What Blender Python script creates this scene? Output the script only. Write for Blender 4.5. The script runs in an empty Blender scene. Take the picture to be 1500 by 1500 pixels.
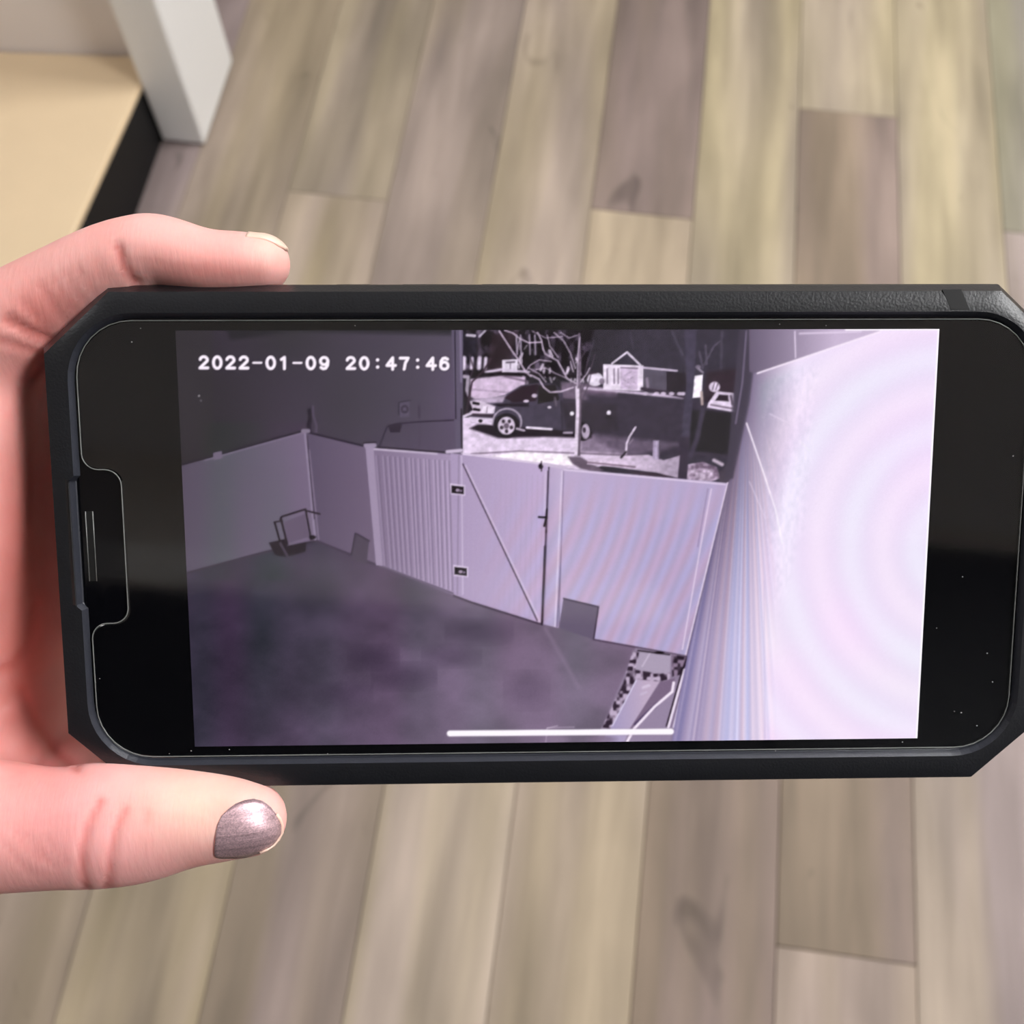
import bpy, bmesh, math, random
import numpy as np
from mathutils import Matrix, Vector, Euler

# ------------------------------------------------------------------ camera, light, exposure
S = bpy.context.scene
COL = S.collection
F = 1600.0            # focal length in pixels of the 1500 px frame
CX = CY = 750.0
PITCH = math.radians(64.84)
HC = 1.2556           # camera height above the floor
cam_d = bpy.data.cameras.new('camera')
cam = bpy.data.objects.new('camera', cam_d)
COL.objects.link(cam)
cam.location = (0, 0, HC)
cam.rotation_euler = (math.pi/2 - PITCH, 0, 0)
cam_d.sensor_width = 36
cam_d.lens = 36*F/1500
cam_d.clip_start = 0.01
cam_d.dof.use_dof = True
cam_d.dof.focus_distance = 0.167
cam_d.dof.aperture_fstop = 30
S.camera = cam
S.view_settings.view_transform = 'Standard'
S.view_settings.look = 'None'
S.view_settings.exposure = 0.0
S.view_settings.gamma = 1.0
S.view_settings.use_curve_mapping = False
world = bpy.data.worlds.new('room_world')
S.world = world
world.use_nodes = True
world.node_tree.nodes['Background'].inputs[0].default_value = (0.9, 0.92, 1.0, 1)
world.node_tree.nodes['Background'].inputs[1].default_value = 0.0

AZ = math.radians(7.54)        # planks run 7.5 degrees off the view direction
LAMPS = [  # x, y, width, depth, watts
    (1.05, 1.25, 0.60, 0.60, 48),
    (-1.15, 0.45, 0.60, 0.60, 9),
    (1.35, -0.15, 0.60, 0.60, 44),
]
ZCEIL = 2.50

# ------------------------------------------------------------------ helpers
def s2l(c):
    return tuple((x/255/12.92 if x/255 <= 0.04045 else ((x/255+0.055)/1.055)**2.4) for x in c)

def tag(o, label=None, cat=None, group=None, kind=None):
    if label: o['label'] = label
    if cat: o['category'] = cat
    if group: o['group'] = group
    if kind: o['kind'] = kind
    return o

def link_mesh(name, verts, faces, mat=None, parent=None, smooth=False):
    me = bpy.data.meshes.new(name)
    me.from_pydata([tuple(v) for v in verts], [], faces)
    me.update()
    if smooth:
        me.polygons.foreach_set('use_smooth', [True]*len(me.polygons))
    if mat: me.materials.append(mat)
    o = bpy.data.objects.new(name, me)
    COL.objects.link(o)
    if parent: o.parent = parent
    return o

def link_bm(name, bm, mat=None, parent=None, smooth=False):
    me = bpy.data.meshes.new(name)
    bmesh.ops.recalc_face_normals(bm, faces=bm.faces[:])
    bm.to_mesh(me); bm.free()
    if smooth:
        me.polygons.foreach_set('use_smooth', [True]*len(me.polygons))
    if mat: me.materials.append(mat)
    o = bpy.data.objects.new(name, me)
    COL.objects.link(o)
    if parent: o.parent = parent
    return o

def box_bm(x0, x1, y0, y1, z0, z1, bevel=0.0, seg=2, bm=None):
    bm = bm or bmesh.new()
    r = bmesh.ops.create_cube(bm, size=1.0)
    for v in r['verts']:
        v.co = Vector(((x0+x1)/2 + v.co.x*(x1-x0), (y0+y1)/2 + v.co.y*(y1-y0), (z0+z1)/2 + v.co.z*(z1-z0)))
    if bevel > 0:
        es = list({e for v in r['verts'] for e in v.link_edges})
        bmesh.ops.bevel(bm, geom=es, offset=bevel, segments=seg, affect='EDGES', profile=0.5)
    return bm

def mat_new(name):
    m = bpy.data.materials.new(name); m.use_nodes = True
    nt = m.node_tree
    return m, nt, nt.nodes['Principled BSDF']

def mat_simple(name, rgb, rough=0.5, noise=0.0, nscale=40.0, bump=0.0, bscale=300.0, spec=0.5, coat=0.0):
    m, nt, b = mat_new(name)
    b.inputs['Base Color'].default_value = (*rgb, 1)
    b.inputs['Roughness'].default_value = rough
    b.inputs['Specular IOR Level'].default_value = spec
    b.inputs['Coat Weight'].default_value = coat
    tc = nt.nodes.new('ShaderNodeTexCoord')
    if noise > 0:
        n = nt.nodes.new('ShaderNodeTexNoise'); n.inputs['Scale'].default_value = nscale; n.inputs['Detail'].default_value = 4
        nt.links.new(tc.outputs['Object'], n.inputs['Vector'])
        r = nt.nodes.new('ShaderNodeMapRange')
        r.inputs['To Min'].default_value = 1-noise; r.inputs['To Max'].default_value = 1+noise
        nt.links.new(n.outputs['Fac'], r.inputs['Value'])
        mx = nt.nodes.new('ShaderNodeVectorMath'); mx.operation = 'SCALE'
        mx.inputs[0].default_value = rgb
        nt.links.new(r.outputs['Result'], mx.inputs['Scale'])
        nt.links.new(mx.outputs['Vector'], b.inputs['Base Color'])
    if bump > 0:
        n2 = nt.nodes.new('ShaderNodeTexNoise'); n2.inputs['Scale'].default_value = bscale; n2.inputs['Detail'].default_value = 3
        nt.links.new(tc.outputs['Object'], n2.inputs['Vector'])
        bp = nt.nodes.new('ShaderNodeBump'); bp.inputs['Strength'].default_value = bump; bp.inputs['Distance'].default_value = 0.0005
        nt.links.new(n2.outputs['Fac'], bp.inputs['Height'])
        nt.links.new(bp.outputs['Normal'], b.inputs['Normal'])
    return m

# pixel of the photograph -> point of a horizontal plane at height h (metres)
def fl(u, v, h=0.0):
    x = (u-CX)/F; y = -(v-CY)/F
    d = np.array([x, math.cos(PITCH)+y*math.sin(PITCH), -math.sin(PITCH)+y*math.cos(PITCH)])
    return np.array([0, 0, HC]) + d*(HC-h)/-d[2]
# room frame: x' across the planks, y' along them
def to_room(p):
    return (p[0]*math.cos(AZ)-p[1]*math.sin(AZ), p[0]*math.sin(AZ)+p[1]*math.cos(AZ))
ROOM_ROT = -AZ

# the phone's frame in camera space (fitted to the four corners of the picture on the screen), millimetres
PA = (0.1468, 0.0253, 0.0063); PT = np.array([7.3955, -4.6069, -168.5999])
def rot(a):
    cx, sx, cy, sy, cz, sz = np.cos(a[0]), np.sin(a[0]), np.cos(a[1]), np.sin(a[1]), np.cos(a[2]), np.sin(a[2])
    return (np.array([[cz,-sz,0],[sz,cz,0],[0,0,1]]) @ np.array([[cy,0,sy],[0,1,0],[-sy,0,cy]]) @ np.array([[1,0,0],[0,cx,-sx],[0,sx,cx]]))
PR = rot(PA)
def loc(u, v, z=0.0):            # pixel -> point of the phone frame on the plane z (mm)
    d = np.array([(u-CX)/F, -(v-CY)/F, -1.0]); n = PR[:, 2]; o = PT + n*z
    X = d*(n@o)/(n@d)
    return PR.T@(X-PT)
def pix(P):                      # phone frame points (mm) -> pixels
    X = np.asarray(P)@PR.T + PT
    return np.stack([CX-F*X[:,0]/X[:,2], CY+F*X[:,1]/X[:,2]], 1)
M4 = Matrix.Identity(4)
for i in range(3):
    for j in range(3): M4[i][j] = PR[i, j]
    M4[i][3] = PT[i]*0.001
CAMM = Matrix.Translation((0, 0, HC)) @ Euler(cam.rotation_euler).to_matrix().to_4x4()
PHONE_M = CAMM @ M4

# ------------------------------------------------------------------ materials
def plank_material():
    m, nt, b = mat_new('vinyl_plank')
    N, L = nt.nodes.new, nt.links.new
    tc = N('ShaderNodeTexCoord'); oi = N('ShaderNodeObjectInfo')
    off = N('ShaderNodeVectorMath'); off.operation = 'SCALE'; off.inputs[0].default_value = (3.7, 11.3, 5.1)
    L(oi.outputs['Random'], off.inputs['Scale'])
    add = N('ShaderNodeVectorMath'); add.operation = 'ADD'
    L(tc.outputs['Object'], add.inputs[0]); L(off.outputs['Vector'], add.inputs[1])
    def noise(sx, sy, detail, dist=0.3, rough=0.55):
        mp = N('ShaderNodeMapping'); mp.inputs['Scale'].default_value = (sx, sy, 1)
        L(add.outputs['Vector'], mp.inputs['Vector'])
        n = N('ShaderNodeTexNoise'); n.inputs['Scale'].default_value = 1; n.inputs['Detail'].default_value = detail
        n.inputs['Distortion'].default_value = dist; n.inputs['Roughness'].default_value = rough
        L(mp.outputs['Vector'], n.inputs['Vector'])
        return n
    def ramp(n, lo, hi, a, c):
        r = N('ShaderNodeMapRange'); r.inputs['From Min'].default_value = lo; r.inputs['From Max'].default_value = hi
        r.inputs['To Min'].default_value = a; r.inputs['To Max'].default_value = c
        L(n.outputs['Fac'], r.inputs['Value']); return r.outputs['Result']
    streak = noise(34, 3.2, 4)           # narrow grain
    band = noise(13, 1.5, 2)             # broad tonal bands
    patch = noise(9, 4.0, 2)             # weathered patches
    hue = noise(11, 1.1, 1)
    # tone = streak * band * patch
    m1 = N('ShaderNodeMath'); m1.operation = 'MULTIPLY'; L(ramp(streak, .3, .7, .84, 1.14), m1.inputs[0]); L(ramp(band, .3, .7, .74, 1.24), m1.inputs[1])
    m2 = N('ShaderNodeMath'); m2.operation = 'MULTIPLY'; L(m1.outputs[0], m2.inputs[0]); L(ramp(patch, .3, .7, .86, 1.12), m2.inputs[1])
    # hue shift between khaki and mauve grey
    mix = N('ShaderNodeMix'); mix.data_type = 'RGBA'
    L(ramp(hue, .38, .62, 0, 1), mix.inputs['Factor'])
    mix.inputs['A'].default_value = (1.01, 1.0, 0.93, 1); mix.inputs['B'].default_value = (1.0, 0.98, 1.08, 1)
    mul = N('ShaderNodeMix'); mul.data_type = 'RGBA'; mul.blend_type = 'MULTIPLY'; mul.inputs['Factor'].default_value = 1
    L(oi.outputs['Color'], mul.inputs['A']); L(mix.outputs['Result'], mul.inputs['B'])
    sc = N('ShaderNodeVectorMath'); sc.operation = 'SCALE'
    L(mul.outputs['Result'], sc.inputs[0]); L(m2.outputs[0], sc.inputs['Scale'])
    # dark knots and smears, longish
    kn = noise(16, 7, 2, 0.8)
    kr = ramp(kn, .67, .76, 1.0, .62)
    sc2 = N('ShaderNodeVectorMath'); sc2.operation = 'SCALE'
    L(sc.outputs['Vector'], sc2.inputs[0]); L(kr, sc2.inputs['Scale'])
    L(sc2.outputs['Vector'], b.inputs['Base Color'])
    b.inputs['Roughness'].default_value = 0.62
    b.inputs['Specular IOR Level'].default_value = 0.25
    bp = N('ShaderNodeBump'); bp.inputs['Strength'].default_value = 0.25; bp.inputs['Distance'].default_value = 0.001
    L(streak.outputs['Fac'], bp.inputs['Height']); L(bp.outputs['Normal'], b.inputs['Normal'])
    return m

M_PLANK = plank_material()
M_SUB = mat_simple('subfloor', s2l((70, 60, 52)), .8, .1)
M_WALL = mat_simple('wall_paint', s2l((238, 231, 230)), .7, .02, 3, .1, 200)
M_ROOMWALL = mat_simple('room_wall_paint', s2l((215, 210, 205)), .7, .02, 3, .1, 200)
M_CEIL = mat_simple('ceiling_paint', s2l((226, 229, 236)), .8, .02, 3)
M_WHITE = mat_simple('white_gloss_paint', s2l((240, 240, 240)), .45, .015, 8)
M_TAN = mat_simple('tan_board', s2l((231, 207, 172)), .5, .05, 14, .05, 200)
M_BLACK = mat_simple('black_board', (0.006, 0.0058, 0.0065), .6, .2, 30, spec=.3)
M_CASE = mat_simple('case_rubber', (0.0085, 0.009, 0.0115), .36, .25, 350, .12, 2500)
M_LIP_LIT = mat_simple('case_lip_lit', (0.026, 0.028, 0.038), .38, .2, 500, .1, 2500)  # case rubber again, paler: the light on the slope is in the colour
M_GLASS = mat_simple('front_glass', (0.002, 0.002, 0.003), .04, .1, 50, spec=.35)
M_BODY = mat_simple('phone_body', (0.02, 0.02, 0.022), .3, .1, 50)
M_RIM = mat_simple('protector_rim', (0.16, 0.165, 0.16), .25, .4, 220)
M_DUST = mat_simple('dust_speck', (0.30, 0.30, 0.30), .8, .3, 900)
M_SLOT = mat_simple('speaker_slot', (0.001, 0.001, 0.001), .6, .1, 100)
M_SLEEVE = mat_simple('sleeve_knit', s2l((38, 38, 46)), .9, .2, 120, .5, 900)

def protector_material():
    m = bpy.data.materials.new('clear_protector'); m.use_nodes = True
    nt = m.node_tree; nt.nodes.clear()
    out = nt.nodes.new('ShaderNodeOutputMaterial')
    tr = nt.nodes.new('ShaderNodeBsdfTransparent'); tr.inputs[0].default_value = (0.985, 0.99, 0.99, 1)
    gl = nt.nodes.new('ShaderNodeBsdfGlossy'); gl.inputs['Roughness'].default_value = 0.03
    fr = nt.nodes.new('ShaderNodeFresnel'); fr.inputs['IOR'].default_value = 1.85
    # faint smears roughen the reflection
    tc = nt.nodes.new('ShaderNodeTexCoord'); no = nt.nodes.new('ShaderNodeTexNoise'); no.inputs['Scale'].default_value = 60
    nt.links.new(tc.outputs['Object'], no.inputs['Vector'])
    mr = nt.nodes.new('ShaderNodeMapRange'); mr.inputs['To Min'].default_value = .02; mr.inputs['To Max'].default_value = .09
    nt.links.new(no.outputs['Fac'], mr.inputs['Value']); nt.links.new(mr.outputs['Result'], gl.inputs['Roughness'])
    mx = nt.nodes.new('ShaderNodeMixShader')
    # the glued lower face does not reflect
    ge = nt.nodes.new('ShaderNodeNewGeometry'); inv = nt.nodes.new('ShaderNodeMath'); inv.operation = 'SUBTRACT'; inv.inputs[0].default_value = 1
    nt.links.new(ge.outputs['Backfacing'], inv.inputs[1])
    mu = nt.nodes.new('ShaderNodeMath'); mu.operation = 'MULTIPLY'
    nt.links.new(fr.outputs[0], mu.inputs[0]); nt.links.new(inv.outputs[0], mu.inputs[1])
    nt.links.new(mu.outputs[0], mx.inputs[0]); nt.links.new(tr.outputs[0], mx.inputs[1]); nt.links.new(gl.outputs[0], mx.inputs[2])
    nt.links.new(mx.outputs[0], out.inputs[0])
    return m
M_PROT = protector_material()

def skin_material():
    m, nt, b = mat_new('skin')
    N, L = nt.nodes.new, nt.links.new
    at = N('ShaderNodeAttribute'); at.attribute_name = 'tint'
    tc = N('ShaderNodeTexCoord')
    n1 = N('ShaderNodeTexNoise'); n1.inputs['Scale'].default_value = 170; n1.inputs['Detail'].default_value = 5
    L(tc.outputs['Object'], n1.inputs['Vector'])
    r1 = N('ShaderNodeMapRange'); r1.inputs['From Min'].default_value = .3; r1.inputs['From Max'].default_value = .7
    r1.inputs['To Min'].default_value = 0; r1.inputs['To Max'].default_value = 1
    L(n1.outputs['Fac'], r1.inputs['Value'])
    mx = N('ShaderNodeMix'); mx.data_type = 'RGBA'; mx.blend_type = 'MULTIPLY'
    mx.inputs['B'].default_value = (0.98, 0.90, 0.89, 1)
    L(r1.outputs['Result'], mx.inputs['Factor']); L(at.outputs['Color'], mx.inputs['A'])
    L(mx.outputs['Result'], b.inputs['Base Color'])
    b.inputs['Roughness'].default_value = 0.5
    b.inputs['Specular IOR Level'].default_value = 0.35
    b.inputs['Subsurface Weight'].default_value = 0.35
    b.inputs['Subsurface Radius'].default_value = (1.0, 0.32, 0.22)
    b.inputs['Subsurface Scale'].default_value = 0.0022
    # fine skin lines: stretched noise along two directions
    def lines(rz, sx, sy):
        mp = N('ShaderNodeMapping'); mp.inputs['Rotation'].default_value = (0, 0, rz); mp.inputs['Scale'].default_value = (sx, sy, 300)
        L(tc.outputs['Object'], mp.inputs['Vector'])
        n = N('ShaderNodeTexNoise'); n.inputs['Scale'].default_value = 1; n.inputs['Detail'].default_value = 3
        L(mp.outputs['Vector'], n.inputs['Vector']); return n
    a = lines(0.6, 1500, 260); c = lines(-0.7, 1500, 300)
    ad = N('ShaderNodeMath'); L(a.outputs['Fac'], ad.inputs[0]); L(c.outputs['Fac'], ad.inputs[1])
    bp = N('ShaderNodeBump'); bp.inputs['Strength'].default_value = 0.12; bp.inputs['Distance'].default_value = 0.0004
    L(ad.outputs[0], bp.inputs['Height']); L(bp.outputs['Normal'], b.inputs['Normal'])
    return m
M_SKIN = skin_material()

def polish_material():
    m, nt, b = mat_new('nail_polish')
    N, L = nt.nodes.new, nt.links.new
    tc = N('ShaderNodeTexCoord')
    vo = N('ShaderNodeTexVoronoi'); vo.inputs['Scale'].default_value = 5200
    L(tc.outputs['Object'], vo.inputs['Vector'])
    rp = N('ShaderNodeMapRange'); rp.inputs['To Min'].default_value = .75; rp.inputs['To Max'].default_value = 1.25
    sx = N('ShaderNodeSeparateColor'); L(vo.outputs['Color'], sx.inputs[0]); L(sx.outputs[0], rp.inputs['Value'])
    # brush streaks along the nail
    mp = N('ShaderNodeMapping'); mp.inputs['Scale'].default_value = (60, 2600, 60); L(tc.outputs['Object'], mp.inputs['Vector'])
    st = N('ShaderNodeTexNoise'); st.inputs['Scale'].default_value = 1; L(mp.outputs['Vector'], st.inputs['Vector'])
    rs = N('ShaderNodeMapRange'); rs.inputs['From Min'].default_value = .3; rs.inputs['From Max'].default_value = .7
    rs.inputs['To Min'].default_value = .82; rs.inputs['To Max'].default_value = 1.18
    L(st.outputs['Fac'], rs.inputs['Value'])
    mm = N('ShaderNodeMath'); mm.operation = 'MULTIPLY'; L(rp.outputs[0], mm.inputs[0]); L(rs.outputs[0], mm.inputs[1])
    sc = N('ShaderNodeVectorMath'); sc.operation = 'SCALE'; sc.inputs[0].default_value = s2l((196, 164, 171))
    L(mm.outputs[0], sc.inputs['Scale']); L(sc.outputs['Vector'], b.inputs['Base Color'])
    b.inputs['Metallic'].default_value = 0.55
    b.inputs['Roughness'].default_value = 0.42
    b.inputs['Coat Weight'].default_value = 0.25
    bp = N('ShaderNodeBump'); bp.inputs['Strength'].default_value = .35; bp.inputs['Distance'].default_value = .0002
    L(st.outputs['Fac'], bp.inputs['Height']); L(bp.outputs['Normal'], b.inputs['Normal'])
    return m
M_POLISH = polish_material()
M_NAIL = mat_simple('bare_nail', s2l((246, 208, 190)), .35, .05, 400)

# ------------------------------------------------------------------ the room
tag(link_bm('floor', box_bm(-2.6, 2.6, -1.16, 3.0, -0.06, -0.0085), M_SUB), kind='structure')
floor = bpy.data.objects['floor']
floor.rotation_euler = (0, 0, ROOM_ROT)
tag(link_bm('ceiling', box_bm(-2.6, 2.6, -1.16, 3.0, ZCEIL, ZCEIL+.06), M_CEIL), kind='structure').rotation_euler = (0, 0, ROOM_ROT)
for nm, b in (('wall_left', (-2.66, -2.6, -1.16, 3.0)), ('wall_right', (2.6, 2.66, -1.16, 3.0)),
              ('wall_front', (-2.6, 2.6, 3.0, 3.06)), ('wall_behind', (-2.6, 2.6, -1.16, -1.10))):
    tag(link_bm(nm, box_bm(*b, -0.06, ZCEIL), M_ROOMWALL), kind='structure').rotation_euler = (0, 0, ROOM_ROT)

# unseen dark doors, added to darken the lower reflection in the phone's glass
added_door = bpy.data.objects.new('added_door_1', None); COL.objects.link(added_door); added_door.rotation_euler = (0, 0, ROOM_ROT); tag(added_door, kind='structure')
for k in range(4):
    x0 = -1.25+k*.86; dh = 2.14 if k < 2 else 2.40
    lf = link_bm('added_door_leaf', box_bm(x0, x0+.85, -1.10, -1.06, 0, dh, .003, 1), M_BLACK, added_door)
    for z0, z1 in ((.15, .95), (1.1, 2.0)):
        link_bm('added_door_panel', box_bm(x0+.12, x0+.73, -1.062, -1.05, z0, z1, .005, 1), M_BLACK, lf)
    link_bm('added_door_handle', box_bm(x0+(.79 if k % 2 == 0 else .03), x0+(.82 if k % 2 == 0 else .06), -1.06, -1.01, .98, 1.1, .008, 2), M_RIM, lf)
for bx in ((-1.33, -1.25, 0, 2.22), (2.19, 2.27, 0, 2.44), (-1.33, .468, 2.14, 2.22)):
    link_bm('added_door_casing', box_bm(bx[0], bx[1], -1.10, -1.045, bx[2], bx[3], .004, 1), M_WHITE, added_door)

def ceiling_lamp(x, y, w, d, watts, label):
    e = bpy.data.objects.new('ceiling_light', None); COL.objects.link(e); e.location = (x, y, ZCEIL)
    e.rotation_euler = (0, 0, ROOM_ROT)
    tag(e, label, 'ceiling light', 'square ceiling light panels')
    fr = bmesh.new()
    t = .02
    for bx in ((-w/2-t, w/2+t, -d/2-t, -d/2), (-w/2-t, w/2+t, d/2, d/2+t), (-w/2-t, -w/2, -d/2, d/2), (w/2, w/2+t, -d/2, d/2)):
        box_bm(*bx, -.03, 0, bm=fr)
    link_bm('frame', fr, M_WHITE, e)
    m = bpy.data.materials.new('lamp_diffuser'); m.use_nodes = True; nt = m.node_tree; nt.nodes.clear()
    out = nt.nodes.new('ShaderNodeOutputMaterial'); em = nt.nodes.new('ShaderNodeEmission')
    em.inputs[0].default_value = (1.0, 0.995, 0.99, 1); em.inputs[1].default_value = watts/(w*d)/math.pi
    nt.links.new(em.outputs[0], out.inputs[0])
    link_bm('diffuser', box_bm(-w/2, w/2, -d/2, d/2, -.02, -.004), m, e)
ceiling_lamp(*LAMPS[0], 'square white ceiling light panel over the far planks')
ceiling_lamp(*LAMPS[1], 'square white ceiling light panel on the side of the hand')
ceiling_lamp(*LAMPS[2], 'square white ceiling light panel on the right beside the phone')

# planks, one object each; columns found from the joints seen at the top edge of the photograph
EDGES0 = to_room(fl(770, 0))[0]; EDGES1 = to_room(fl(1310, 0))[0]
PW = (EDGES1-EDGES0)/4
yE1 = to_room(fl(1240, 1400))[1]; yE2 = to_room(fl(1240, 165))[1]
PL = yE2-yE1
yC = to_room(fl(940, 313))[1]; yA = to_room(fl(470, 284))[1]
def plank_mesh():
    bm = box_bm(-PW/2+.0004, PW/2-.0004, -PL/2+.0004, PL/2-.0004, -.0085, 0, .0009, 1)
    me = bpy.data.meshes.new('plank'); bmesh.ops.recalc_face_normals(bm, faces=bm.faces[:]); bm.to_mesh(me); bm.free()
    me.materials.append(M_PLANK); return me
PME = plank_mesh()
rng = random.Random(5)
# column index 0 lies right of the joint at x=770; joint position along the column, then tones from near to far
COLS = {
    -6: (0.55, []), -5: (0.2, []), -4: (0.75, []),
    -3: (0.35, [(150, 136, 120), (158, 144, 126)]),
    -2: (yA, [(162, 148, 128), (150, 138, 122), (150, 136, 122)]),
    -1: (yA-.62, [(146, 132, 120), (146, 133, 119), (150, 138, 122)]),
    0: (yA-.35, [(172, 158, 140), (164, 150, 132), (150, 138, 122)]),
    1: (yC, [(166, 151, 134), (136, 121, 110)]),
    2: (yC-.55, [(140, 124, 112), (161, 149, 126)]),
    3: (yE2, [(158, 143, 127), (136, 121, 108), (162, 150, 128)]),
    4: (yE2-.5, [(150, 137, 128), (167, 155, 132)]),
    5: (yE2-.2, [(150, 138, 130), (146, 141, 124), (150, 146, 128)]),
    6: (0.9, []), 7: (0.3, []),
}
n_pl = 0
for ci in range(-26, 26):
    joint, tones = COLS.get(ci, (rng.uniform(0, PL), []))
    x = EDGES0 + (ci+.5)*PW
    if x-PW/2 < -2.6 or x+PW/2 > 2.6: continue
    k0 = math.floor((-1.0-joint)/PL)
    first_visible = math.floor((0.02-joint)/PL)
    k = k0
    while joint + k*PL < 2.9:
        y = joint + (k+.5)*PL
        ya, yb = max(y-PL/2, -1.095), min(y+PL/2, 2.99)
        if yb-ya > .08:
            o = bpy.data.objects.new('plank', PME); COL.objects.link(o); o.parent = floor
            o.location = (x, (ya+yb)/2, 0); o.scale.y = (yb-ya)/PL
            vi = k-first_visible
            if 0 <= vi < len(tones): t = tones[vi]
            else:
                b = rng.uniform(128, 172); t = (b, b-12+rng.uniform(-3, 3), b-28+rng.uniform(-6, 8))
            o.color = (*s2l(t), 1)
            n_pl += 1
        k += 1

# wall, white post and low bench in the far left corner
room = lambda p: to_room(p)
pC = room(fl(240, 207)); pB = room(fl(294, 216)); pA = room(fl(349, 93))
BENCH_H = 0.104
pBack = room(fl(208, 79, BENCH_H))
x_l, x_r = pC[0], (pB[0]+pA[0])/2
y_f, y_b = (pC[1]+pB[1])/2, pA[1]
def in_room(o):
    o.rotation_euler = (0, 0, ROOM_ROT); return o
post = bpy.data.objects.new('white_post', None); COL.objects.link(post)
cxp, cyp = (x_l+x_r)/2, (y_f+y_b)/2
post.location = (cxp*math.cos(AZ)+cyp*math.sin(AZ), -cxp*math.sin(AZ)+cyp*math.cos(AZ), 0); in_room(post)
tag(post, 'white painted upright post standing on the plank floor at the end of the wall', 'post')
hw, hd = (x_r-x_l)/2, (y_b-y_f)/2
link_bm('shaft', box_bm(-hw, hw, -hd, hd, 0.004, 1.45, .004, 2), M_WHITE, post)
link_bm('foot_pad', box_bm(-hw+.004, hw-.004, -hd+.004, hd-.004, 0, .005), M_BLACK, post)
link_bm('cap', box_bm(-hw-.004, hw+.004, -hd-.004, hd+.004, 1.449, 1.47, .003, 2), M_WHITE, post)
yw = pBack[1]
def prism(plan, zlo, zhi):
    """plan: list of (x, y); zlo / zhi: functions of (x, y)"""
    bm = bmesh.new()
    lo = [bm.verts.new((x, y, zlo(x, y))) for x, y in plan]; hi = [bm.verts.new((x, y, zhi(x, y))) for x, y in plan]
    bm.faces.new(hi); bm.faces.new(lo[::-1]); n = len(plan)
    for i in range(n): bm.faces.new((lo[i], lo[(i+1) % n], hi[(i+1) % n], hi[i]))
    bmesh.ops.recalc_face_normals(bm, faces=bm.faces[:])
    return bm
WS = math.tan(math.radians(5.5))        # the wall runs a little out of square with the planks
wall_y = lambda x: yw + (x-x_l)*WS
tag(in_room(link_bm('wall_back', prism([(x_l-.001, wall_y(x_l)), (x_l-.001, wall_y(x_l)+.08), (x_l-1.3, wall_y(x_l-1.3)+.08), (x_l-1.3, wall_y(x_l-1.3))], lambda x, y: -.008, lambda x, y: 1.45), M_WALL)), kind='structure')
bench = bpy.data.objects.new('low_bench', None); COL.objects.link(bench)
bench.location = (x_l*math.cos(AZ)+yw*math.sin(AZ), -x_l*math.sin(AZ)+yw*math.cos(AZ), 0); in_room(bench)
tag(bench, 'low bench with a tan board top and black sides against the pale wall', 'bench')
BL = 0.62
topz = lambda x, y: BENCH_H - y*.088     # the board tips up slightly towards its front
base_plan = [(-.003, -.004), (-.9, -.9*WS-.004), (-.9, -BL), (-.003, -BL)]
link_bm('base', prism(base_plan, lambda x, y: 0, lambda x, y: topz(x, y)-.012), M_BLACK, bench)
b_ = prism([(-.002, -.002), (-.905, -.905*WS-.002), (-.905, -BL-.004), (-.002, -BL-.004)], lambda x, y: topz(x, y)-.0125, topz)
bmesh.ops.bevel(b_, geom=b_.edges[:], offset=.004, segments=3, affect='EDGES', profile=.5)
link_bm('top_board', b_, M_TAN, bench)

# ------------------------------------------------------------------ the picture on the screen (drawn in photograph pixels, then laid on a fine grid)
X0, Y0, CW, CH = 244, 468, 1148, 640
SS = 1
yy, xx = np.mgrid[0:CH, 0:CW].astype(np.float32)
GX = xx+X0; GY = yy+Y0
IMG = np.zeros((CH, CW, 3), np.float32)
rs = np.random.RandomState(3)
def smooth_noise(sx, sy, seed=0, octs=1):
    r = np.random.RandomState(seed); out = np.zeros((CH, CW), np.float32); amp = 1; tot = 0
    for o in range(octs):
        gw = int(CW/sx)+3; gh = int(CH/sy)+3
        g = r.rand(gh, gw).astype(np.float32)
        fx = xx/sx; fy = yy/sy; ix = fx.astype(int); iy = fy.astype(int); tx = fx-ix; ty = fy-iy
        tx = tx*tx*(3-2*tx); ty = ty*ty*(3-2*ty)
        out += amp*((g[iy, ix]*(1-tx)+g[iy, ix+1]*tx)*(1-ty)+(g[iy+1, ix]*(1-tx)+g[iy+1, ix+1]*tx)*ty)
        tot += amp; amp *= .5; sx = max(1.5, sx/2); sy = max(1.5, sy/2)
    return out/tot
def bbox(pts, pad):
    p = np.asarray(pts, float)
    x0 = max(0, int(p[:,0].min()-X0-pad)); x1 = min(CW, int(p[:,0].max()-X0+pad)+2)
    y0 = max(0, int(p[:,1].min()-Y0-pad)); y1 = min(CH, int(p[:,1].max()-Y0+pad)+2)
    return slice(y0, max(y0, y1)), slice(x0, max(x0, x1))
def seg_d(px, py, a, b):
    ax, ay = a; bx, by = b; dx, dy = bx-ax, by-ay; l = dx*dx+dy*dy+1e-9
    t = np.clip(((px-ax)*dx+(py-ay)*dy)/l, 0, 1)
    return np.hypot(px-ax-t*dx, py-ay-t*dy)
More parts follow.
